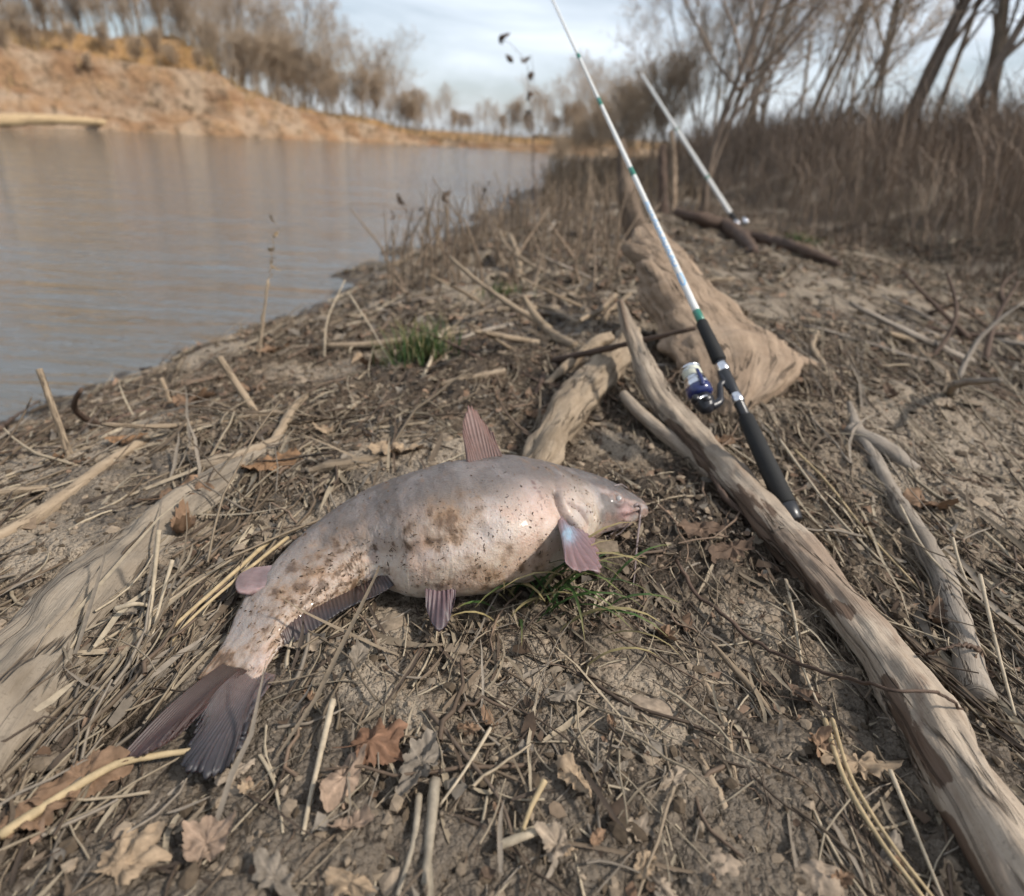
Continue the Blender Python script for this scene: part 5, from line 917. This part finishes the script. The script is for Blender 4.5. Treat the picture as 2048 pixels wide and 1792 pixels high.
clods(13000, NEAR, .0026, 'mud_crumbs', 'small crumbs of dry and damp mud', .7, .4, .6); clods(1500, NEAR, .0058, 'mud_clods', 'larger flat clods of dry mud', .7, .3, .28); clods(4500, MID, .008, 'mud_clods', 'lumpy clods along the ridge farther back', .6, .4, .6)
# curled scraps of leaf
def scraps(n, box, size, name, label):
    x, y = spots(n, box, .35); n = len(x); k = 7; th = np.arange(k) / k * 6.2832
    s = np.minimum(rng.lognormal(math.log(size), .4, n), size * 1.8); rr = rng.uniform(.5, 1.25, (n, k)); as_ = rng.uniform(.35, .9, n)
    lx = np.cos(th) * rr; ly = np.sin(th) * rr * as_[:, None]; lz = rng.normal(0, .5, n)[:, None] * lx ** 2 + rng.normal(0, .6, n)[:, None] * ly * lx + rng.normal(0, .12, (n, k))
    a = rng.uniform(0, 6.28, n)[:, None]; tl = rng.normal(0, .28, (n, 2)); wx = (np.cos(a) * lx - np.sin(a) * ly); wy = (np.sin(a) * lx + np.cos(a) * ly); wz = lz + tl[:, :1] * lx + tl[:, 1:] * ly
    V = np.stack([wx, wy, wz], -1) * s[:, None, None]; V = np.concatenate([V, rng.normal(0, .1, (n, 1, 3)) * s[:, None, None]], 1); V += np.c_[x, y, Gs(x, y) + .004 + s * .25][:, None]
    j = np.arange(k); Fi = np.stack([j, (j + 1) % k, np.full(k, k)], -1); Fc = (Fi[None] + (np.arange(n) * (k + 1))[:, None, None]).reshape(-1, 3)
    b = np.array([[.26, .19, .13], [.20, .125, .08], [.30, .24, .175], [.125, .085, .058], [.30, .20, .135], [.25, .215, .175]]); c = b[rng.integers(0, 6, n)] * rng.uniform(.6, 1.1, (n, 1))
    stuff(name, V.reshape(-1, 3), Fc, M['leaf'], repcol(c, k + 1), label, 'leaf scraps')
scraps(6500, NEAR, .0062, 'leaf_scraps', 'crumbled scraps of dead leaves on the mud'); scraps(7000, MID, .014, 'leaf_scraps', 'dead leaves littering the ridge farther back')

# ------------------------------------------------------------------ fallen leaves, one by one
def leaf_mesh(kind, seed, size, curl, c, fold=.3):
    rs = np.random.default_rng(seed); n = 72; th = np.linspace(0, 2 * math.pi, n, endpoint=False)
    if kind == 'maple':
        pk = [(0, 1.0), (.85, .86), (-.85, .9), (1.75, .55), (-1.75, .6)]; r = np.full(n, .5)
        for a, h in pk:
            d = np.abs((th - a + math.pi) % (2 * math.pi) - math.pi); r = np.maximum(r, h * (1 - np.clip(d / .6, 0, 1) ** .9 * .46))
        r *= 1 - .35 * np.exp(-((np.abs(th - math.pi)) / .5) ** 2); r *= 1 + .03 * np.sin(th * 17 + seed)
    elif kind == 'oak':
        a = np.abs((th + math.pi) % (2 * math.pi) - math.pi); base = .42 / np.sqrt((.42 * np.cos(th)) ** 2 + np.sin(th) ** 2 + 1e-6); r = base * (1 + .22 * np.clip(np.sin(a * 8.5 + 1.2), -.9, 1) * np.sin(np.clip(a, 0, math.pi)) ** .5)
    else:
        r = .42 / np.sqrt((.42 * np.cos(th)) ** 2 + np.sin(th) ** 2 + 1e-6) * (1 + .05 * np.sin(th * 11 + seed) + .06 * np.cos(th))
    ct = rs.uniform(0, 6.28); r *= 1 - rs.uniform(.1, .5) * np.exp(-(((th - ct + math.pi) % 6.2832 - math.pi) / .55) ** 2); r *= 1 + .05 * rs.normal(0, 1, n); rings = np.array([.0, .22, .42, .6, .78, .92, 1.]); V = []; col_ = []
    f1, f2, tw = rs.normal(0, fold), rs.normal(curl, .35), rs.normal(0, .7)
    for q in rings:
        x = np.cos(th) * r * q; y = np.sin(th) * r * q; z = f1 * np.abs(y) + f2 * (x ** 2 * .6 + y ** 2) + tw * x * y + .16 * fbm(x * 3.5 + seed, y * 3.5, 4, seed) + .18 * q ** 3 * noise(th * 1.6, th * 0 + seed, seed)
        V.append(np.stack([x, y, z], -1)); vein = np.exp(-(np.minimum.reduce([np.abs((th - a + math.pi) % 6.2832 - math.pi) for a in (0, .85, -.85)]) * (q + .05) / .05) ** 2)
        sh = 1 + .25 * fbm(x * 4, y * 4, 3, seed + 3); cc = np.asarray(c)[None] * sh[:, None]; col_.append(cc * (1 + .35 * vein[:, None] * (q > 0)))
    V = np.vstack(V) * size; n_r = len(rings); i = np.arange(n_r - 1)[:, None] * n; j = np.arange(n)[None]; j2 = (j + 1) % n; Fq = np.stack([i + j, i + n + j, i + n + j2, i + j2], -1).reshape(-1, 4)
    st = resample([(-.02, 0, 0), (-.5, .03, .05), (-.85, .12, .12)], 8) * size; Vs, Fs, _ = tube(st, np.linspace(.02, .014, 8) * size, 5)
    return V, Fq, np.vstack(col_), Vs, Fs
PAL = {'pink': (.30, .215, .155), 'rust': (.19, .105, .064), 'tan': (.34, .25, .165), 'pale': (.32, .255, .19), 'grey': (.215, .18, .142), 'dark': (.13, .085, .058), 'orange': (.28, .165, .09), 'brown': (.23, .145, .09)}
def leaf(px, py, wpx, kind, c, rz, label, seed, curl=.15, tilt=(0, 0), lift=.0, group=None):
    h = hit(px, py, .006 + lift, False); size = wpx / 2 * proj(h)[2] / F * 1.3; V, Fq, cc, Vs, Fs = leaf_mesh(kind, seed, size, curl, PAL[c])
    t = thing('fallen_leaf', label, 'leaf', h, group); t.rotation_euler = (tilt[0], tilt[1], R(rz)); zmin = np.percentile(V[:, 2], 12); V[:, 2] -= zmin; Vs = Vs - [0, 0, zmin]
    link('blade', mesh('blade', V, Fq, M['leaf'], col=cc), t); link('stalk', mesh('stalk', Vs, Fs, M['leaf'], col=np.repeat([PAL[c]], len(Vs), 0) * .7), t); return t
LV = [(245, 1730, 150, 'maple', 'tan', 60, 'large pale lobed leaf with a veined blade below the tail', .05), (412, 1688, 122, 'maple', 'pink', 100, 'pinkish pointed leaf standing beside the large pale leaf', .3),
 (742, 1492, 130, 'maple', 'rust', 30, 'rust brown curled leaf right of the long straw', .2), (688, 1560, 110, 'ovate', 'pink', 250, 'narrow pinkish tan leaf touching the rust brown leaf', .3), (842, 1528, 118, 'oak', 'grey', 75, 'greyish clay coated leaf right of the rust brown leaf', .1),
 (703, 1652, 70, 'ovate', 'pink', 10, 'small square pinkish leaf scrap', .1), (704, 1772, 90, 'ovate', 'tan', 160, 'small tan leaf at the foot of the flat straws', .2), (1716, 1532, 110, 'oak', 'tan', -10, 'spiky lobed oak leaf in the dark hollow beside the branch', .2),
 (1642, 1492, 80, 'oak', 'brown', 60, 'small brown leaf scrap above the spiky oak leaf', .2), (548, 1758, 100, 'oak', 'grey', 140, 'small grey toothed leaf', .2), (352, 1000, 120, 'maple', 'brown', 20, 'curled dark brown leaf on the buried log', .6), (545, 932, 100, 'ovate', 'orange', 25, 'bright orange brown leaf at the end of the buried log', .3),
 (368, 1060, 80, 'ovate', 'brown', 290, 'brown leaf tucked against the curled leaf', .5), (788, 902, 84, 'ovate', 'tan', 15, 'flat tan leaf left of the dorsal fin', .1), (372, 808, 90, 'maple', 'brown', 40, 'crumpled brown leaf near the shore reeds', .4), (252, 880, 60, 'ovate', 'orange', 10, 'small orange leaf at the curved stick end', .2),
 (1465, 1100, 90, 'oak', 'dark', 30, 'dark brown damp leaf left of the long branch', .3), (1400, 1060, 80, 'ovate', 'dark', 200, 'dark folded leaf near the catfish nose', .4), (1425, 885, 60, 'ovate', 'brown', 0, 'brown leaf under the reel stump', .3), (1850, 1010, 70, 'ovate', 'brown', 330, 'small brown leaf on the pale right hand silt', .2),
 (1345, 1560, 60, 'ovate', 'pale', 40, 'small pale leaf scrap on the mud crust', .2), (1150, 1560, 84, 'ovate', 'tan', 120, 'tan leaf scrap on the bare mud', .2), (1290, 1730, 70, 'ovate', 'tan', 60, 'folded tan leaf scrap near the crust lump', .3), (1115, 1690, 90, 'maple', 'pale', 200, 'pale cupped leaf between the crossed straws', .5),
 (610, 1290, 66, 'ovate', 'pale', 20, 'pale clay leaf just below the tail stalk', .2), (715, 1320, 64, 'ovate', 'grey', 80, 'pale grey rounded flake of leaf below the anal fin', .1), (470, 1545, 60, 'oak', 'pale', 45, 'pale shredded leaf at the lower tail lobe', .3), (500, 1580, 50, 'ovate', 'tan', 10, 'tan leaf scrap below the lower tail lobe', .2), (165, 1560, 150, 'ovate', 'brown', 215, 'long brown curled leaf left of the tail', .4), (60, 1640, 140, 'ovate', 'brown', 225, 'long folded brown leaf under the buried log', .4),
 (1130, 1390, 60, 'oak', 'grey', 30, 'grey mud coated leaf on the bare mud', .1), (1620, 1400, 70, 'maple', 'dark', 150, 'dark leaf under the crossing twig', .3), (1870, 1240, 60, 'oak', 'dark', 60, 'curled dark leaf beside the crackled stick', .6), (1960, 1350, 70, 'ovate', 'dark', 60, 'curled dark leaf hanging on the crackled stick end', .7), (1070, 830, 60, 'ovate', 'brown', 30, 'brown leaf against the cracked log', .4), (660, 860, 60, 'ovate', 'tan', 60, 'tan leaf behind the catfish back', .3)]
for k_, (px, py, wd, kd, c, rz, lb, cu) in enumerate(LV): leaf(px, py, wd, kd, c, rz, lb, 500 + k_, cu, (random.uniform(-.2, .2), random.uniform(-.2, .2)), .004)
for k_ in range(46):
    px = random.uniform(20, 2030); py = random.uniform(700, 1780)
    q = onz(px, py, 0.)
    if under_fish(np.array([q[0]]), np.array([q[1]]), .03)[0] or ground_parts(np.array([q[0]]), np.array([q[1]]))[0][0] < .25: continue
    leaf(px, py, random.uniform(30, 62), random.choice(['ovate', 'ovate', 'oak', 'maple']), random.choice(['tan', 'brown', 'dark', 'grey', 'brown', 'pale']), random.uniform(0, 360), 'small dead leaf lying loose in the mud and straw', 600 + k_, random.uniform(.1, .6), (random.uniform(-.4, .4), random.uniform(-.4, .4)), 0, 'small loose dead leaves')
# notable straws
ST_ = [([(666, 1400, .02), (645, 1490, .012), (622, 1590, .008), (606, 1668, .004)], .0030, 'long straight pale straw in front of the tail', 'pale'), ([(0, 1672, .01), (110, 1600, .012), (230, 1530, .012), (310, 1512, .012), (392, 1500, .012)], .0042, 'long yellowish blade running under the tail tip', 'y'), ([(540, 1080, .02), (440, 1170, .025), (350, 1250, .015), (300, 1300, .0)], .0030, 'stiff straw slanting down from the tail stalk', 'y'),
 ([(575, 1075, .02), (470, 1160, .03), (380, 1240, .02), (330, 1300, .0)], .0024, 'thin straw beside the stiff slanting straw', 'y'), ([(232, 1218, .03), (268, 1208, .035), (300, 1212, .02)], .0030, 'short pale blade sticking out over the buried log', 'pale'), ([(318, 1060, .09), (310, 1140, .05), (302, 1215, .02), (292, 1310, .0)], .0026, 'upright pale blade left of the tail stalk', 'pale'),
 ([(345, 1120, .06), (325, 1190, .03), (300, 1290, .0)], .0022, 'kinked pale blade next to the upright blade', 'pale'), ([(1650, 1440, .01), (1690, 1560, .012), (1760, 1680, .012), (1850, 1800, .01)], .0026, 'long straw running down beside the branch', 'y'), ([(1662, 1430, .012), (1705, 1560, .012), (1785, 1690, .012), (1870, 1800, .01)], .0022, 'second long straw alongside the first beside the branch', 'y'),
 ([(1572, 1160, .01), (1590, 1240, .012), (1605, 1330, .01), (1650, 1440, .008)], .0022, 'thin straw hanging below the branch', 'pale'), ([(1780, 1540, .02), (1830, 1660, .01), (1885, 1795, .01)], .0020, 'thin straw close along the branch foot', 'pale'), ([(870, 1560, .006), (862, 1650, .006), (850, 1770, .006)], .0050, 'flat grey reed strip below the clay coated leaf', 'g'), ([(838, 1590, .006), (828, 1680, .006), (795, 1792, .006)], .0030, 'flat straw beside the grey reed strip', 'g'),
 ([(855, 1420, .008), (930, 1510, .01), (1000, 1600, .008), (1030, 1690, .004)], .0024, 'dark bent stalk crossing the bare mud', 'd'), ([(1000, 1690, .006), (1050, 1672, .012), (1110, 1650, .008)], .0036, 'short broad straw under the crossed straws', 'pale'), ([(985, 1450, .006), (930, 1540, .012), (880, 1610, .004)], .0018, 'thin straw over the dark bent stalk', 'pale'), ([(1090, 1560, .02), (1060, 1620, .01), (1040, 1680, .0)], .0026, 'thin upright straw piece on the bare mud', 'y'),
 ([(1440, 930 - 50, .005), (1500, 920, .01), (1560, 960, .006), (1586, 968, .004)], .0026, 'straw beside the rod grip', 'pale'), ([(1560, 880, .01), (1610, 950, .01), (1680, 1040, .008), (1760, 1120, .004)], .0026, 'long straw on the slope right of the rod', 'pale'), ([(1590, 900, .012), (1650, 960, .012), (1730, 1060, .01), (1850, 1190, .006)], .0022, 'longer straw parallel to the slope straw', 'y'),
 ([(1800, 1010, .03), (1850, 1100, .03), (1930, 1180, .02), (2040, 1260, .01)], .0020, 'straw crossing below the crackled stick', 'pale'), ([(1905, 1075, .05), (1920, 1130, .03), (1950, 1200, .0)], .0022, 'pale upright straw right of the crackled stick', 'pale'), ([(1960, 1150, .05), (1990, 1280, .03), (2030, 1430, .01)], .0024, 'long straw near the crackled stick end', 'pale'), ([(700, 590, .16), (745, 660, .08), (790, 740, .0)], .0022, 'thin dead stem left of the green tuft', 'pale'), ([(648, 720, 0.), (655, 640, .08), (690, 560, .16)], .003, 'bent dead stem at the shore', 'pale'), ([(880, 672, .03), (862, 720, .015), (842, 762, 0.)], .0060, 'flat tan blade in front of the green tuft', 'pale'), ([(512, 820, .0), (470, 770, .03), (452, 735, .05)], .0035, 'split reed beside the broken reed stub', 'y')]
SC = {'pale': (.43, .355, .255), 'y': (.42, .32, .185), 'g': (.29, .245, .185), 'd': (.13, .095, .068)}
for pts, r, lb, c in ST_:
    P = resample([hit(a, b, l + r * .6, False) for a, b, l in pts], 24); V, Fc, uv = tube(P, np.linspace(r, r * .55, 24), 8, .12, .08, int(pts[0][0])); o = put('straw', V, Fc, M['straw'], None, P[12], col=np.repeat([SC[c]], len(V), 0) * (1 + .2 * noise(uv[:, 1] * 60, uv[:, 0] * 90, 3))[:, None]); tag(o, lb, 'straw')
# lumps of crust in the foreground
for px, py, wd, lb in [(1445, 1740, 130, 'rounded pinkish crust lump at the foot of the flat stick'), (1640, 1760, 120, 'pale smooth crust lump beside the branch'), (1300, 1560 - 130, 150, 'broad flat plate of pale mud on the bare patch'), (1225, 1340, 90, 'cracked pale mud plate below the green blades')]:
    h = hit(px, py, 0, False); s = wd / 2 * proj(h)[2] / F; th = np.linspace(0, 2 * math.pi, 40, endpoint=False); rr = np.linspace(0, 1, 12); V = []
    for q in rr:
        r_ = s * q * (1 + .22 * noise(np.cos(th) * 1.4 + px, np.sin(th) * 1.4, 7)); z = s * (.36 if wd < 140 else .12) * (1 - q ** 3) * (1 + .3 * fbm(np.cos(th) * q * 3 + px, np.sin(th) * q * 3, 3, 9)) - .008 * q ** 6; V.append(np.stack([np.cos(th) * r_, np.sin(th) * r_ * .8, z], -1))
    V = np.vstack(V) + h; i = np.arange(11)[:, None] * 40; j = np.arange(40)[None]; Fq = np.stack([i + j, i + 40 + j, i + 40 + (j + 1) % 40, i + (j + 1) % 40], -1).reshape(-1, 4)
    tag(put('mud_lump', V, Fq, M['clod'], None, h, col=np.repeat([[.30, .235, .175]], len(V), 0)), lb, 'mud lump')

# ------------------------------------------------------------------ grass tufts and dried weeds
def tuft(px, py, n, hmin, hmax, spread, label, wd, lay_=0., dry=.15, dirs=None):
    h = hit(px, py, 0, False); t = thing('grass_tuft', label, 'grass', h); Vs, Fs, Cs, o = [], [], [], 0
    a = rng.uniform(0, 6.28, n) if dirs is None else rng.choice(dirs, n) + rng.normal(0, .35, n); L_ = rng.uniform(hmin, hmax, n); b = h[:2] + rng.normal(0, spread, (n, 2)); le = rng.uniform(.15, .9, n) if lay_ == 0 else rng.uniform(.75, 1.25, n)
    k = 8; u = np.linspace(0, 1, k); P = np.zeros((n, k, 3)); el = np.pi / 2 * (1 - le[:, None] * (.25 + .75 * u[None])) - lay_ * u[None] ** 2 * .6
    dx = np.cos(el) * L_[:, None] / (k - 1); dz = np.sin(el) * L_[:, None] / (k - 1); ex = np.cumsum(dx, 1) - dx; ez = np.cumsum(dz, 1) - dz
    P[..., 0] = b[:, :1] + np.cos(a)[:, None] * ex; P[..., 1] = b[:, 1:] + np.sin(a)[:, None] * ex; g = Gs(P[..., 0], P[..., 1]); P[..., 2] = np.maximum(g[:, :1] - .004 + ez, g + .004)
    P[:, 0, 2] -= .006; side = np.c_[-np.sin(a), np.cos(a), np.zeros(n)]; V, Fq = multi_ribbon(P, wd * rng.uniform(.6, 1.3, n)[:, None] * np.array([[.7, 1, 1.1, 1.1, 1, .8, .55, .1]]), side)
    c = np.array([.055, .105, .028]) * rng.uniform(.55, 1.5, (n, 1)); dd = rng.random(n) < dry; c[dd] = np.array([.33, .27, .13]) * rng.uniform(.7, 1.1, (dd.sum(), 1)); c = repcol(c, k * 3).reshape(n, k, 3, 3); tip = np.array([.33, .26, .11]); f = (np.clip(u - .72, 0, 1) / .28 * .7)[None, :, None, None]; c = c * (1 - f) + tip * f
    half = n // 6   # blades that can be told apart: in bundles
    link('blades', mesh('blades', V - h, Fq, M['green'], col=c.reshape(-1, 3)), t)['kind'] = 'stuff'; return t
tuft(832, 722, 420, .03, .12, .035, 'bright green grass tuft growing by the shore', .0022)
tuft(1078, 1196, 60, .05, .17, .028, 'long green blades flattened under the catfish belly', .0040, 1.1, .30, [R(195), R(-12), R(-25), R(185), R(5), R(205), R(-45)])
tuft(1010, 590, 60, .03, .07, .04, 'faint green sprouts on the ridge', .003); tuft(1600, 485, 90, .04, .09, .08, 'small green sprouts below the brown brush', .005)
def weed(stems, blobs, label, col_=(.12, .08, .055), r=.0035):
    b = hit(*stems[0][0][:2], 0, False); t = thing('dried_weed', label, 'weed', b); T0 = proj(b)[2]
    for s in stems:
        P = resample([b - [0, 0, .02]] + [CAM + ray(x, y) * (T0 + dz) for x, y, dz in s[1:]], 30); P[1:] += rng.normal(0, .004, (29, 3)); V, Fc, uv = tube(P, np.linspace(r, r * .35, 30), 6); put('stem', V, Fc, M['darkstick'] if col_[0] < .2 else M['stick'], t, b, uv=uv)
    for x, y, wd in blobs:
        c = CAM + ray(x, y) * T0; s = wd / 2 * T0 / F; V, Fq, cc, Vs, Fs = leaf_mesh('oak', int(x + y), s, 1.2, col_); a = rng.uniform(0, 6.28, 3); Mx = np.array(Matrix.Rotation(a[0], 3, 'X') @ Matrix.Rotation(a[1], 3, 'Y') @ Matrix.Rotation(a[2], 3, 'Z')); put('dead_leaf', V @ Mx.T + c, Fq, M['leaf'], t, b, col=cc)
weed([[(1072, 470, 0), (1066, 300, 0), (1060, 190, .02), (1050, 120, 0), (1000, 70, 0)], [(1072, 470, 0), (1064, 260, 0), (1068, 150, .02), (1062, 110, 0)]], [(1000, 76, 34), (1022, 118, 26), (1047, 124, 30), (1066, 152, 34), (1060, 185, 30), (1055, 225, 22)], 'tall dried weed with a few dark shrivelled leaves on the ridge')
weed([[(905, 520, 0), (895, 450, 0), (885, 392, 0)], [(905, 520, 0), (860, 450, .02), (845, 412, 0)], [(905, 520, 0), (830, 440, .0), (796, 402, 0)], [(905, 520, 0), (980, 430, 0), (1020, 392, 0)]], [(885, 396, 36), (1020, 398, 40), (798, 406, 24), (845, 416, 18), (788, 432, 22), (796, 456, 16), (972, 382, 16)], 'low dried weed with crumpled seed heads over the water edge')
weed([[(510, 716, 0), (528, 620, 0), (540, 548, 0), (546, 470, 0)]], [(546, 500, 22), (548, 470, 20), (545, 440, 18), (541, 530, 26)], 'pale grass plume rising from the shore', (.30, .22, .13), .003)
# dead stems standing along the ridge
n = 420; px_ = rng.uniform(760, 1250, n); d_ = rng.uniform(2.2, 8.5, n); dd = ray(px_, 420.); s_ = d_ / np.hypot(dd[:, 0], dd[:, 1]); x, y = dd[:, 0] * s_, dd[:, 1] * s_; ds_, _, _ = ground_parts(x, y); ok = ds_ > .12; x, y = x[ok], y[ok]; n = len(x); hg = rng.uniform(.08, .42, n); ln = rng.normal(0, .25, (n, 2)) * hg[:, None]; b = np.c_[x, y, Gs(x, y) - .02]
P = np.stack([b, b + np.c_[ln * .3, hg * .5], b + np.c_[ln, hg]], 1); V, Fq = multi_tube(P, rng.uniform(.002, .0055, n)[:, None] * np.array([[1.1, 1, .6]]), 5); stuff('dead_stems', V, Fq, M['straw'], repcol(np.array([.27, .20, .14]) * rng.uniform(.5, 1.25, (n, 1)), 15), 'short dead stems standing along the ridge', 'stems')
